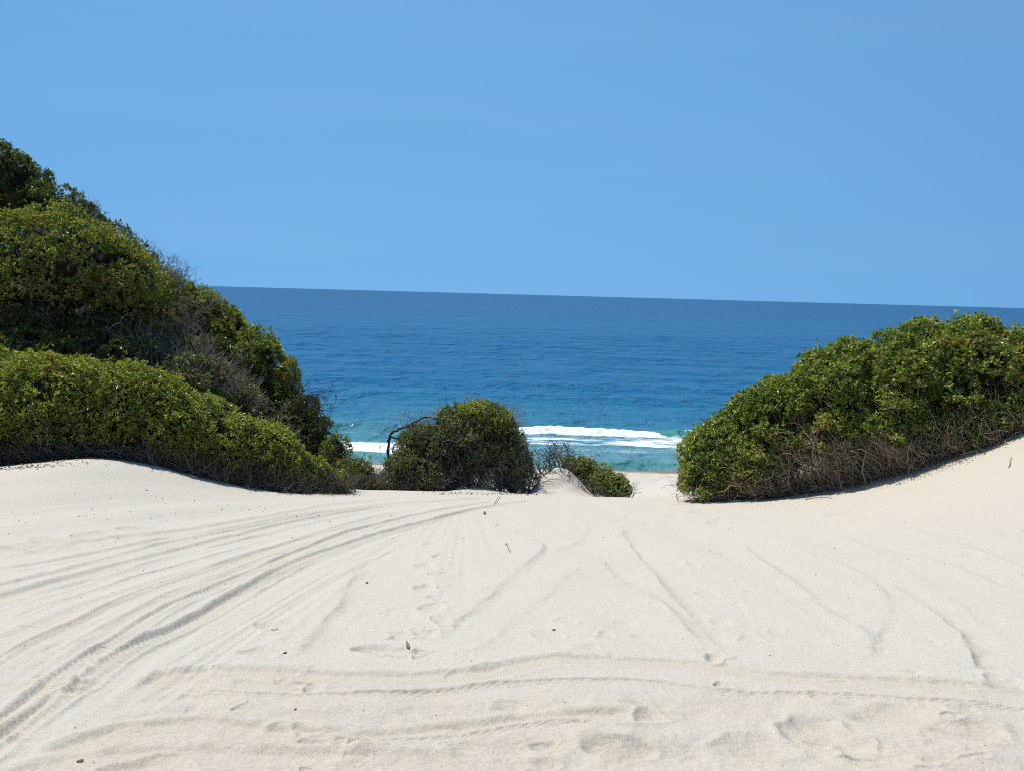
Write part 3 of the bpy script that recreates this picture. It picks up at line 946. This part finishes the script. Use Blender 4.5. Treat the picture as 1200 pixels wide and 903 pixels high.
def build_plants():
    HG = 'low green shrubs edging the sand on the left'
    # --- the low hedge at the foot of the left dune, left to right
    hedge = [
        ('bushy green shrub at the far left end of the low hedge', [(-40, 473, 60, 63, 18.0, 1.0), (20, 481, 52, 61, 18.2, .95), (-5, 451, 30, 49, 18.8, .8)]),
        ('dense green shrub second from the left end of the low hedge', [(62, 479, 48, 63, 18.4, 1.), (105, 483, 46, 63, 18.6, 1.), (88, 461, 40, 43, 19.3, .9)]),
        ('broad green shrub third from the left in the low hedge, where the sand bank crests', [(150, 491, 46, 61, 18.7, 1.), (196, 499, 42, 57, 19.0, 1.), (172, 471, 40, 36, 19.6, .9)]),
        ('green shrub in the middle right of the low hedge, where the sand starts to dip', [(232, 516, 40, 55, 19.2, .95), (268, 526, 36, 51, 19.5, .9), (248, 495, 32, 32, 20, .8)]),
        ('yellow green shrub second from the right end of the low hedge', [(300, 541, 34, 46, 19.8, .85), (334, 553, 30, 43, 20.1, .8), (312, 514, 26, 18, 20.5, .7)]),
        ('small yellow green shrub tapering down at the right end of the low hedge', [(362, 564, 28, 32, 20.5, .7), (388, 568, 20, 17, 20.8, .6)]),
    ]
    for i, (lab, L_) in enumerate(hedge):
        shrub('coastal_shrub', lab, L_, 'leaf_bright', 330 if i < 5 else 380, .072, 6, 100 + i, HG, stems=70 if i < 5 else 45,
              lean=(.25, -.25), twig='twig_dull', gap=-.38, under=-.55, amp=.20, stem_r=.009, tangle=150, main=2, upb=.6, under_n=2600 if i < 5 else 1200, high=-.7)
    UG = 'shrubs covering the tall left dune'
    up = [
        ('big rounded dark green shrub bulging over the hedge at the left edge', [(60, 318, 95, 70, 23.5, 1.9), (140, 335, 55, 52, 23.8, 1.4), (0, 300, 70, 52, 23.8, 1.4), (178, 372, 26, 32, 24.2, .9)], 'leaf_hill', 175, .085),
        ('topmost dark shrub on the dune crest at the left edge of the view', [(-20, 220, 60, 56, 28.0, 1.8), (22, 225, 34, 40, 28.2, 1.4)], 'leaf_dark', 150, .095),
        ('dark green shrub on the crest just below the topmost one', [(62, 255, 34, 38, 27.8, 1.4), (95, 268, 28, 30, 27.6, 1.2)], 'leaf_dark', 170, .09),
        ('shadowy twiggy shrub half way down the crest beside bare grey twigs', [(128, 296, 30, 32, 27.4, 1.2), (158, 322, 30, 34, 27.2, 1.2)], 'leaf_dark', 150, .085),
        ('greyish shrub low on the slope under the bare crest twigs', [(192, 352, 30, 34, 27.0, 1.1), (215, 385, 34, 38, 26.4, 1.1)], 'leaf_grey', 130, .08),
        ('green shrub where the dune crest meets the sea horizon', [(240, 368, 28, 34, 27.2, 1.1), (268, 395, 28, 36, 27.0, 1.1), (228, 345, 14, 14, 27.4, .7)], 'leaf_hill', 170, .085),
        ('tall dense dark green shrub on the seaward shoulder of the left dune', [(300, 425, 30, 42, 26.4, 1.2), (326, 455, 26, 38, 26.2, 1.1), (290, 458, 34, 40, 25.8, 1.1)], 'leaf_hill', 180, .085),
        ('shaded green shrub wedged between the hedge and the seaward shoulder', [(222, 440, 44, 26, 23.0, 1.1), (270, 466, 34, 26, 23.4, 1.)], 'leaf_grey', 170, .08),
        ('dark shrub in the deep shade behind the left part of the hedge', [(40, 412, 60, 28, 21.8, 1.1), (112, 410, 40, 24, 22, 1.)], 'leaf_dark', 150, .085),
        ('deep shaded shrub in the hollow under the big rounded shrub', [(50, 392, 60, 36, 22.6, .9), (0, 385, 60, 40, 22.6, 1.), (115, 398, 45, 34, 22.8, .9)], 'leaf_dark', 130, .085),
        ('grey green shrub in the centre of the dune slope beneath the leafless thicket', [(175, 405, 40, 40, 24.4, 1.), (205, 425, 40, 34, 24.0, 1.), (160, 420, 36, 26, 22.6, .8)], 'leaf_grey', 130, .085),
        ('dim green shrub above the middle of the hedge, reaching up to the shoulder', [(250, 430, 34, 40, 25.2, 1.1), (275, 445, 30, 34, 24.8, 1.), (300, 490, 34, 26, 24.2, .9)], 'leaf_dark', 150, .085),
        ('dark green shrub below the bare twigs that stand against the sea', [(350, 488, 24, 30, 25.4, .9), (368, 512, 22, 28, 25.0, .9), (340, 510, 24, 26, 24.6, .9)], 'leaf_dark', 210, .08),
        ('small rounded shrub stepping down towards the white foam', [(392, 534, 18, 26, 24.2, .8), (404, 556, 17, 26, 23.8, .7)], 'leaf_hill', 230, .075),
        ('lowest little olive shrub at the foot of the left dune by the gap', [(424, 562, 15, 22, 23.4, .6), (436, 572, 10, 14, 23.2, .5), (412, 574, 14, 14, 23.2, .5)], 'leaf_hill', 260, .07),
    ]
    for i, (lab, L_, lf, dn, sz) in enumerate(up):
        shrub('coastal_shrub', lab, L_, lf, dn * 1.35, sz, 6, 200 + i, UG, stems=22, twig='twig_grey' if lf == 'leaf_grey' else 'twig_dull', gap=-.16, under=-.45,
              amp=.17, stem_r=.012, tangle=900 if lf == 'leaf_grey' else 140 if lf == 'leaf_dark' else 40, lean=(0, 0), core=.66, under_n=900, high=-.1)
    DG = 'bare grey shrubs on the left dune'
    dead_shrub('thin bare twigs bristling from the dune crest against the sky, upper clump', [(126, 285, 26.4), (138, 292, 26.4), (147, 300, 26.3), (156, 306, 26.3), (164, 312, 26.2), (80, 258, 26.6), (97, 268, 26.6), (110, 275, 26.5)], 301, ln=.5, depth=3, r=.012, group=DG, dirb=(.35, -.1, .8), spread=.35)
    dead_shrub('dense bare grey brush on the dune crest right above the sea horizon', [(172, 318, 26), (180, 326, 26), (187, 332, 26), (193, 338, 25.9), (199, 344, 25.9), (203, 350, 25.9), (180, 345, 25.6), (190, 352, 25.6), (170, 335, 25.6), (176, 330, 26)], 302, ln=.5, depth=4, r=.015, group=DG, dirb=(.3, -.1, .85), spread=.38)
    dead_shrub('grey leafless thicket spreading down the middle of the left dune', [(185, 370, 25.), (205, 390, 24.8), (225, 405, 24.4), (200, 415, 23.8), (235, 430, 23.8), (255, 425, 24.2), (215, 365, 25.2), (245, 395, 24.8), (195, 350, 25.4), (225, 380, 25), (180, 400, 24), (210, 430, 23.4), (265, 445, 23.8), (240, 415, 24.3)], 303, ln=.62, depth=4, group=DG, dirb=(-.1, -.5, .6), spread=.55)
    dead_shrub('pale bare branches inside the shade under the big rounded shrub', [(20, 385, 22.2), (60, 378, 22.2), (38, 360, 22.1), (95, 388, 22.3), (130, 398, 22.4), (5, 400, 22), (75, 395, 22)], 304, ln=.5, carry=False, depth=3, group=DG, dirb=(.3, -.3, .5), spread=.5, r=.012)
    dead_shrub('dark bare twigs sticking out over the sea from the dune shoulder', [(345, 472, 24.9), (352, 482, 24.8), (358, 488, 24.7), (364, 498, 24.6), (342, 462, 25), (370, 508, 24.5), (350, 470, 25), (360, 480, 24.8)], 305, 'bark_dark', ln=.55, depth=4, group=DG, dirb=(.75, -.1, .6), spread=.3)
    dead_shrub('grey brush filling the slope between the hedge and the shoulder shrub', [(290, 485, 22.9), (310, 497, 22.8), (275, 467, 23.1), (330, 510, 22.9), (300, 470, 23.7), (345, 522, 22.6), (285, 450, 24.3), (320, 480, 24.3)], 306, ln=.42, depth=4, group=DG, dirb=(.0, -.5, .7), spread=.5)
    dead_shrub('pale grey twigs at the tapering right tip of the hedge', [(378, 574, 20.6), (390, 577, 20.7), (400, 578, 20.9), (365, 570, 20.4)], 307, ln=.26, depth=3, group=DG, dirb=(.2, -.4, .8), spread=.5, r=.008)

    # --- windswept shrub in the middle
    mid = shrub('windswept_shrub', 'dome shaped windswept shrub in the middle gap, a bare branch arching at its left',
                [(572, 496, 30, 26, 25.5, 1.0), (540, 505, 36, 30, 25.4, 1.1), (508, 524, 34, 30, 25.2, 1.0), (592, 524, 24, 34, 25.5, 1.0), (560, 530, 42, 34, 25.6, 1.1), (520, 552, 44, 26, 25.4, .9), (492, 518, 24, 22, 25.2, .8), (603, 552, 22, 30, 25.5, .9)],
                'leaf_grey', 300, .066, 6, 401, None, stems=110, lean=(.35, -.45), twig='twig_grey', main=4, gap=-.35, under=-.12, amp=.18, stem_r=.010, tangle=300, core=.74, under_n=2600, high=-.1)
    O = np.array(mid.location)
    rng = np.random.default_rng(55)
    # bright new growth at the top is its own part
    L_ = [lump_px(s) for s in [(560, 481, 26, 13, 25.3, .8), (584, 492, 18, 14, 25.3, .7)]]
    V, Q, P, A = crown_geo(L_, rng, 300, 77, .06, 6, .15, .0, -.4)
    o = mesh_obj('crown_top', V - O, Q, ['leaf_bright'], mid); o['label'] = 'bright green growth on top'
    # the bare arching branch on the left
    S = []
    Yd = 24.9
    arch = [(454, 545), (455, 528), (456, 512), (462, 505), (474, 500), (486, 494), (500, 489), (512, 490)]
    pts = spline([at(a, b, Yd + .02 * i) for i, (a, b) in enumerate(arch)], 4)
    pts = pts + rng.normal(0, .018, pts.shape)
    S.append((pts, np.linspace(.046, .020, len(pts)) * (1 + .22 * np.sin(np.arange(len(pts)) * 1.9))))
    for al in ([(457, 511), (466, 513), (476, 511), (488, 507)], [(460, 530), (462, 521), (470, 519), (480, 524)], [(486, 494), (482, 503), (486, 512)]):
        q = spline([at(a, b, Yd + .05) for a, b in al], 4)
        S.append((q, np.linspace(.024, .009, len(q))))
    p0 = at(454, 546, Yd); g = gz(p0[0], p0[1])
    S.append((np.array([[p0[0] + .25, p0[1] + .2, g - .05], [p0[0] + .05, p0[1] + .05, (g + p0[2]) / 2], p0]), np.array([.062, .054, .048])))
    V, Q = tubes(S, 7)
    mesh_obj('dead_branch', V - O, Q, ['bark_dark'], mid, smooth=True)
    S = []
    for (a, b, dx) in [(470, 500, -.2), (482, 495, -.1), (488, 508, 0), (495, 490, .1), (500, 497, .1), (478, 530, -.6), (452, 548, -.5), (450, 560, -.6), (460, 552, -.4), (600, 505, .8), (603, 515, .8), (608, 525, .8), (606, 498, .7), (612, 540, .8), (598, 490, .5)]:
        for q in range(2):
            branch(at(a, b, 24.8), unit(np.array([dx, -.2, .7]) + rng.normal(0, .4, 3)), rng.uniform(.22, .36), .008, 3, rng, S, .25, (2, 3), .03)
    V, Q = tubes(S, 3)
    o = mesh_obj('dead_twig_fringe', V - O, Q, ['twig_grey'], mid); o['kind'] = 'stuff'
    shrub('coastal_shrub', 'low grey green shrub tucked against the left foot of the dome shaped shrub',
          [(478, 549, 26, 27, 24.5, .8), (457, 566, 17, 18, 24.2, .6), (500, 560, 24, 24, 24.4, .7)], 'leaf_grey', 300, .066, 6, 402, None,
          stems=30, twig='twig_grey', gap=-.4, under=-.4, stem_r=.008, tangle=100, under_n=1200)
    # dead brush filling the right foot of the dome
    dead_shrub('tangled bare brush in the shade at the right foot of the dome shaped shrub', [(560, 572, 24.6), (575, 576, 24.6), (590, 577, 24.5), (605, 578, 24.6), (598, 560, 24.7), (615, 572, 24.8), (548, 574, 24.4), (580, 556, 24.6), (610, 550, 24.9)], 403, ln=.46, depth=4, dirb=(-.1, -.2, .8), spread=.55)
    # --- mound: bare brush and a small green shrub
    dead_shrub('leafless grey brush on top of the small sand mound', [(640, 548, 25.7), (648, 544, 25.8), (656, 546, 25.9), (632, 552, 25.6), (664, 548, 25.9), (644, 540, 25.9), (672, 552, 25.7), (652, 536, 26), (636, 546, 25.8), (628, 556, 25.5), (660, 542, 25.7), (645, 550, 25.4), (655, 552, 25.4), (668, 556, 25.4), (640, 535, 26), (662, 536, 26), (630, 545, 25.9), (636, 540, 25.9), (650, 541, 25.7), (657, 538, 25.9), (666, 545, 25.8), (674, 548, 25.6), (646, 546, 25.6), (626, 562, 25.3)], 404, 'twig_dull', ln=.36, r=.017, depth=4, dirb=(.05, -.1, .9), spread=.55)
    shrub('coastal_shrub', 'small bright green shrub sloping down the right side of the sand mound',
          [(684, 549, 17, 15, 25.8, .6), (704, 561, 19, 18, 25.4, .65), (723, 571, 17, 16, 25.1, .6), (668, 545, 10, 12, 25.9, .5)], 'leaf_olive', 330, .06, 6, 405, None,
          stems=20, twig='twig_grey', gap=-.4, under=-.6, stem_r=.007, tangle=60, under_n=700)

    # --- big shrubs on the right bank
    RG = 'large leathery leaved shrubs on the right bank'
    right = [
        ('rounded green shrub at the left end of the right thicket, leafy down to the sand', [(838, 537, 38, 40, 20.6, 1.1), (822, 561, 26, 22, 20.2, .8), (868, 560, 34, 22, 20.2, .8), (856, 508, 28, 26, 21, .9)], 30, 3, (.2, 0), -.6),
        ('green shrub second from the left in the right hand thicket over thin reddish stems', [(895, 499, 40, 46, 20.4, 1.2), (918, 477, 34, 38, 20.6, 1.1), (880, 530, 30, 28, 20.0, .8)], 90, 9, (.55, -.1), -.2),
        ('broad green shrub in the middle of the right hand thicket above slanting bare stems', [(968, 462, 48, 50, 20.0, 1.3), (1000, 448, 40, 48, 20.2, 1.2), (940, 480, 30, 34, 19.8, .9)], 130, 14, (.7, -.15), -.1),
        ('tall green shrub second from the right with one leafy shoot rising above its crown', [(1052, 440, 44, 54, 19.6, 1.3), (1085, 428, 40, 52, 19.7, 1.3), (1064, 398, 9, 18, 19.6, .2), (1040, 470, 38, 26, 19.2, .9)], 130, 14, (.6, -.2), -.1),
        ('highest and widest green shrub at the right edge of the view', [(1140, 428, 46, 56, 19.2, 1.4), (1185, 438, 44, 54, 19.0, 1.4), (1232, 440, 44, 54, 19, 1.4), (1110, 462, 34, 32, 18.8, .9), (1165, 470, 40, 28, 18.6, .9)], 150, 16, (.45, -.2), -.1),
    ]
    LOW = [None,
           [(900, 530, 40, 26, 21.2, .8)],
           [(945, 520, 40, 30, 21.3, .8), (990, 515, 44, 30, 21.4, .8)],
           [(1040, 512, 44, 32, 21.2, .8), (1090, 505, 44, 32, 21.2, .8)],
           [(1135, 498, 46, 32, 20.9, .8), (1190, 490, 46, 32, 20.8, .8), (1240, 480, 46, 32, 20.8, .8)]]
    PATCH = [[],
             [(900, 540, 24, 22, 19.6, .5), (925, 520, 26, 22, 19.5, .5), (880, 556, 22, 16, 19.5, .4)],
             [(952, 520, 24, 22, 19.2, .5), (990, 505, 26, 20, 19.0, .5), (970, 500, 24, 24, 19.0, .5)],
             [(1028, 500, 28, 20, 18.7, .5), (1068, 497, 26, 22, 18.6, .5), (1098, 506, 20, 17, 18.5, .4), (1050, 516, 13, 10, 18.3, .3)],
             [(1122, 500, 26, 20, 18.3, .5), (1162, 494, 28, 18, 18.2, .5), (1202, 486, 26, 18, 18.0, .4), (1140, 512, 14, 9, 18, .3)]]
    for i, (lab, L_, st, mn, lean, und) in enumerate(right):
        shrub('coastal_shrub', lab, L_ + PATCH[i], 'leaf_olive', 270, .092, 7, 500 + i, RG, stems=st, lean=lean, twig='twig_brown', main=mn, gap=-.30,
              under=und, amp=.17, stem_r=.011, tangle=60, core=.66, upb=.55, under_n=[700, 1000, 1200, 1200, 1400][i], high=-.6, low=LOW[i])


# ------------------------------------------------------------------ litter
def build_litter():
    rng = np.random.default_rng(900)
    # leaf litter and twig ends under the shrubs: nobody could count it
    P = []
    lines = [([(0, 552), (60, 548), (130, 536), (200, 545), (260, 558), (320, 572), (390, 580)], 1500, .28, .5),
             ([(850, 582), (900, 573), (960, 570), (1010, 571), (1080, 558), (1140, 535), (1200, 508)], 900, .25, 1.3),
             ([(520, 579), (570, 579), (625, 580)], 200, .15, .3)]
    for pix, n, s, beyond in lines:
        ln = sand_line(pix, 6)
        i = rng.integers(0, len(ln), n)
        q = ln[i] + np.stack([rng.normal(0, .25, n), rng.exponential(s, n) * rng.choice([1, 1, 1, -.35], n)], 1)
        P.append(q)
    q = np.vstack(P)
    z = ground(q[:, 0], q[:, 1]) + .028
    pts = np.column_stack([q, z])
    A = unit(rng.normal(0, 1, (len(pts), 3)) * [1, 1, .25])
    V, Q = leaves(pts, A, rng, 1, .055, (0, 60), .35)
    o = mesh_obj('leaf_litter', V, Q, ['litter'])
    o['label'] = 'brown dead leaves and twig ends lying along the shrub feet'
    o['category'] = 'leaf litter'
    o['kind'] = 'stuff'
    # dry root strands lying on the mound
    S = []
    for q in range(26):
        ax, ay = rng.uniform(.75, 2.2), rng.uniform(24.7, 25.7)
        ln_ = rng.uniform(.25, .8)
        n = 9
        w = np.linspace(0, 1, n)
        dx, dy = .75 + rng.normal(0, .2), -.65 + rng.normal(0, .2)
        px_ = ax + dx * ln_ * w + .05 * np.sin(w * 3 + q)
        py_ = ay + dy * ln_ * w
        S.append((np.column_stack([px_, py_, ground(px_, py_) + .012]), np.linspace(.009, .004, n) * rng.uniform(.7, 1.3)))
    V, Q = tubes(S, 4)
    o = mesh_obj('dry_root_mat', V, Q, ['litter'])
    o['label'] = 'thin dry roots and stalks lying down the face of the small sand mound'
    o['category'] = 'roots'
    o['kind'] = 'stuff'

    dg = bpy.context.evaluated_depsgraph_get()
    dg.update()
    sand = bpy.data.objects['sand'].evaluated_get(dg)

    def drop(px, py):
        org = Vector(CAM); d = Vector(ray(px, py)).normalized()
        ok, loc, n, _ = sand.ray_cast(org, d)
        return (loc, n) if ok else None

    # a few shapes of scrap
    def chip_mesh(seed, ln, w, th, name, m='dry_leaf', bend=.2):
        r = np.random.default_rng(seed)
        n = 6
        top, bot = [], []
        xs = np.linspace(-.5, .5, n)
        V = []
        for x in xs:
            ww = w * (1 - (2 * x) ** 2 * .85) * r.uniform(.75, 1.2)
            zc = ln * bend * (x * x) + r.uniform(0, .1) * w
            for sy, sz in ((-1, 0), (1, r.uniform(0, .25) * w), (1, th), (-1, th)):
                V.append((x * ln, sy * ww * .5, zc + (sz if sz != th else th) ))
        V = np.array(V)
        Q = []
        for i in range(n - 1):
            for j in range(4):
                a, b = i * 4 + j, i * 4 + (j + 1) % 4
                Q.append((a, b, b + 4, a + 4))
        Q.append((3, 2, 1, 0)); e = (n - 1) * 4
        Q.append((e, e + 1, e + 2, e + 3))
        me = bpy.data.meshes.new(name)
        me.vertices.add(len(V)); me.vertices.foreach_set('co', V.astype(np.float32).ravel())
        fill_quads(me, np.array(Q))
        me.materials.append(M[m])
        return me

    def put(name, me, px, py, s, turn, label, cat, group=None, tilt=.25, lift=0.0):
        hit = drop(px, py)
        if hit is None:
            return
        loc, nrm = hit
        o = bpy.data.objects.new(name, me)
        COL.objects.link(o)
        o.location = loc + Vector((0, 0, .001 + lift))
        o.rotation_euler = (random.uniform(-tilt, tilt), random.uniform(-tilt, tilt), turn)
        o.scale = (s, s, s)
        o['label'] = label; o['category'] = cat
        if group:
            o['group'] = group
        return o
    leafA = chip_mesh(1, .05, .026, .004, 'dead_leaf_a')
    leafB = chip_mesh(2, .035, .026, .005, 'dead_leaf_b')
    leafC = chip_mesh(3, .055, .010, .005, 'dead_leaf_c', 'litter')
    bark = chip_mesh(4, .11, .032, .018, 'bark_piece', 'litter', .25)
    # singled-out pieces
    put('bark_chip', bark, 478, 757, .8, 1.9, 'curled piece of brown bark standing out on the smooth sand left of centre', 'bark')
    put('dead_leaf', leafA, 568, 602, 2.6, 1.8, 'dark dead leaf tipped up just below the brow near the middle', 'leaf', tilt=.6)
    put('dead_leaf', leafB, 94, 892, .95, .4, 'reddish brown leaf lying in the bottom left corner', 'leaf')
    put('dead_leaf', leafB, 334, 765, .9, .9, 'dark reddish scrap just above the cross track left of centre', 'leaf')
    put('dead_leaf', leafC, 322, 738, 1.0, .1, 'slim brown leaf lying in a shallow footprint left of centre', 'leaf')
    put('dead_leaf', leafB, 346, 831, .55, .9, 'small dark scrap inside the curved furrow at the lower left', 'leaf')
    put('dead_leaf', leafA, 649, 738, 1.1, 2.0, 'thin dark leaf near a faint footprint right of centre', 'leaf', tilt=.5)
    put('dead_leaf', leafB, 430, 683, 1.2, 1.2, 'dark leaf fragment beside the curved furrow left of the footprints', 'leaf')

    def straw(a, b, rad, label):
        h1, h2 = drop(*a), drop(*b)
        if not h1 or not h2:
            return
        p, q = np.array(h1[0]), np.array(h2[0])
        w = np.linspace(0, 1, 7)[:, None]
        pts = p * (1 - w) + q * w
        pts[:, 2] += rad + .03 * np.sin(w[:, 0] * math.pi)
        pts[:, 0] += .01 * np.sin(w[:, 0] * 7)
        O = pts[0].copy()
        V, Q = tubes([(pts - O, np.linspace(rad, rad * .6, 7))], 5)
        o = mesh_obj('dry_stalk', V, Q, ['twig_grey'])
        o.location = O
        o['label'] = label; o['category'] = 'stalk'
    straw((579, 590), (586, 581.5), .009, 'thin dry stalk lying across the brow of the sand')
    straw((592, 637), (598, 647), .006, 'short thin stalk on the pale sand right of the footprints')
    straw((944, 585), (975, 583.5), .010, 'flat brown stalk in front of the right hand shrubs')
    straw((1182, 548), (1185, 536), .008, 'stubby dry stalk on the sand bank near the right edge')

    SG = 'dark leaf scraps scattered over the sand'
    rr = random.Random(12)
    spots = [(12, 790), (30, 612), (40, 601), (95, 700), (48, 706), (178, 607), (188, 610), (196, 609), (208, 658), (132, 694), (168, 668), (194, 699), (122, 758), (10, 625),
             (300, 700), (250, 780), (235, 688), (150, 675), (283, 597), (308, 599), (336, 603), (260, 596), (170, 572), (172, 574), (88, 578), (130, 583), (228, 586), (285, 590), (305, 593), (317, 627),
             (467, 610), (500, 592), (485, 608), (520, 610), (581, 616), (560, 640), (707, 629), (735, 683), (733, 605), (761, 707), (680, 658), (703, 782), (751, 782), (512, 684), (497, 700), (513, 688),
             (995, 657), (978, 642), (956, 673), (995, 700), (920, 707), (1064, 655), (1125, 637), (1153, 643), (978, 754), (983, 756), (995, 782), (1030, 690), (854, 619), (996, 597), (1198, 673), (1092, 752), (1154, 873),
             (541, 775), (426, 832), (512, 880), (552, 774), (511, 838), (522, 837), (240, 832), (110, 893), (540, 892), (917, 897), (700, 833), (640, 793), (406, 736), (446, 718), (455, 720)]
    for k in range(75):
        t_ = rr.random()
        if t_ < .6:
            spots.append((rr.uniform(10, 420), rr.triangular(560, 700, 585)))
        elif t_ < .85:
            spots.append((rr.uniform(420, 1180), rr.uniform(588, 680)))
        else:
            spots.append((rr.uniform(20, 1180), rr.uniform(680, 890)))
    for i, (a, b) in enumerate(spots):
        h = drop(a, b)
        if not h:
            continue
        Yd = h[0].y
        s = rr.uniform(.28, .55) * max(.5, min(2.1, Yd / 8.5))
        put('leaf_scrap', rr.choice([leafA, leafB, leafC, leafB]), a, b, s, rr.uniform(0, 6.28), 'tiny dark scrap of dead leaf lying on the pale sand', 'leaf scrap', SG, .3)


# ------------------------------------------------------------------ light
def build_light():
    w = bpy.data.worlds.new('World')
    scene.world = w
    w.use_nodes = True
    nt = w.node_tree
    nt.nodes.clear()
    out = nt.nodes.new('ShaderNodeOutputWorld')
    bg = nt.nodes.new('ShaderNodeBackground')
    sky = nt.nodes.new('ShaderNodeTexSky')
    sky.sky_type = 'NISHITA'
    sky.sun_disc = False
    EL, AZ = R(63), R(-52)      # azimuth from straight ahead, negative = left
    sky.sun_elevation = EL
    sky.sun_rotation = AZ
    sky.altitude = SKY['alt']
    sky.air_density = SKY['air']
    sky.dust_density = SKY['dust']
    sky.ozone_density = SKY['ozone']
    bg.inputs['Strength'].default_value = SKY['strength']
    hs = nt.nodes.new('ShaderNodeHueSaturation')
    hs.inputs['Saturation'].default_value = SKY['sat']
    hs.inputs['Hue'].default_value = SKY['hue']
    nt.links.new(sky.outputs[0], hs.inputs['Color'])
    tint = nt.nodes.new('ShaderNodeMix'); tint.data_type = 'RGBA'; tint.blend_type = 'MULTIPLY'
    tint.inputs[0].default_value = 1.0; tint.inputs[7].default_value = SKY['tint']
    # clear maritime air: no pale band, the sky stays blue down to the sea
    tcw = nt.nodes.new('ShaderNodeTexCoord')
    vm = nt.nodes.new('ShaderNodeVectorMath'); vm.operation = 'MULTIPLY_ADD'
    vm.inputs[1].default_value = (.3, 1, SKY['zs']); vm.inputs[2].default_value = (0, 0, SKY['zo'])
    vn = nt.nodes.new('ShaderNodeVectorMath'); vn.operation = 'NORMALIZE'
    nt.links.new(tcw.outputs['Generated'], vm.inputs[0])
    nt.links.new(vm.outputs[0], vn.inputs[0])
    nt.links.new(vn.outputs[0], sky.inputs[0])
    nt.links.new(hs.outputs[0], tint.inputs[6])
    tcn = nt.nodes.new('ShaderNodeTexCoord')
    mpn = nt.nodes.new('ShaderNodeMapping'); mpn.inputs['Scale'].default_value = (1.2, 1.2, 9.0)
    mpn.inputs['Rotation'].default_value = (0, .08, 0)
    wn = nt.nodes.new('ShaderNodeTexNoise'); wn.inputs['Scale'].default_value = 1.6; wn.inputs['Detail'].default_value = 5
    wr = nt.nodes.new('ShaderNodeMapRange'); wr.inputs['From Min'].default_value = .48; wr.inputs['From Max'].default_value = .80
    wr.inputs['To Max'].default_value = .07
    wm = nt.nodes.new('ShaderNodeMix'); wm.data_type = 'RGBA'; wm.inputs[7].default_value = (2.5, 3.7, 5.0, 1)
    nt.links.new(tcn.outputs['Generated'], mpn.inputs[0]); nt.links.new(mpn.outputs[0], wn.inputs['Vector'])
    nt.links.new(wn.outputs['Fac'], wr.inputs['Value']); nt.links.new(wr.outputs[0], wm.inputs[0])
    nt.links.new(tint.outputs[2], wm.inputs[6])
    nt.links.new(wm.outputs[2], bg.inputs['Color'])
    nt.links.new(bg.outputs[0], out.inputs[0])
    ld = bpy.data.lights.new('sun', 'SUN')
    ld.energy = SUN
    ld.angle = R(.53)
    ld.color = (1.0, .955, .89)
    lo = bpy.data.objects.new('sun', ld)
    COL.objects.link(lo)
    sd = Vector((math.sin(AZ) * math.cos(EL), math.cos(AZ) * math.cos(EL), math.sin(EL)))
    lo.rotation_euler = sd.to_track_quat('Z', 'Y').to_euler()
    lo.location = (0, 0, 40)


SKY = dict(alt=0, air=1.0, dust=0.0, ozone=3.0, strength=.142, sat=1.15, hue=.5, tint=(1.01, 1.125, .975, 1), zs=.42, zo=.46)
SUN = 4.3
scene.view_settings.view_transform = 'Standard'
scene.view_settings.look = 'None'
scene.view_settings.gamma = 1.0
scene.view_settings.exposure = 0.22
scene.view_settings.use_curve_mapping = False
scene.cycles.filter_width = 1.0
scene.cycles.use_denoising = False
scene.cycles.max_bounces = 6
scene.cycles.diffuse_bounces = 3
scene.cycles.transparent_max_bounces = 4

build_light()
build_sand()
build_sea()
build_plants()
build_litter()
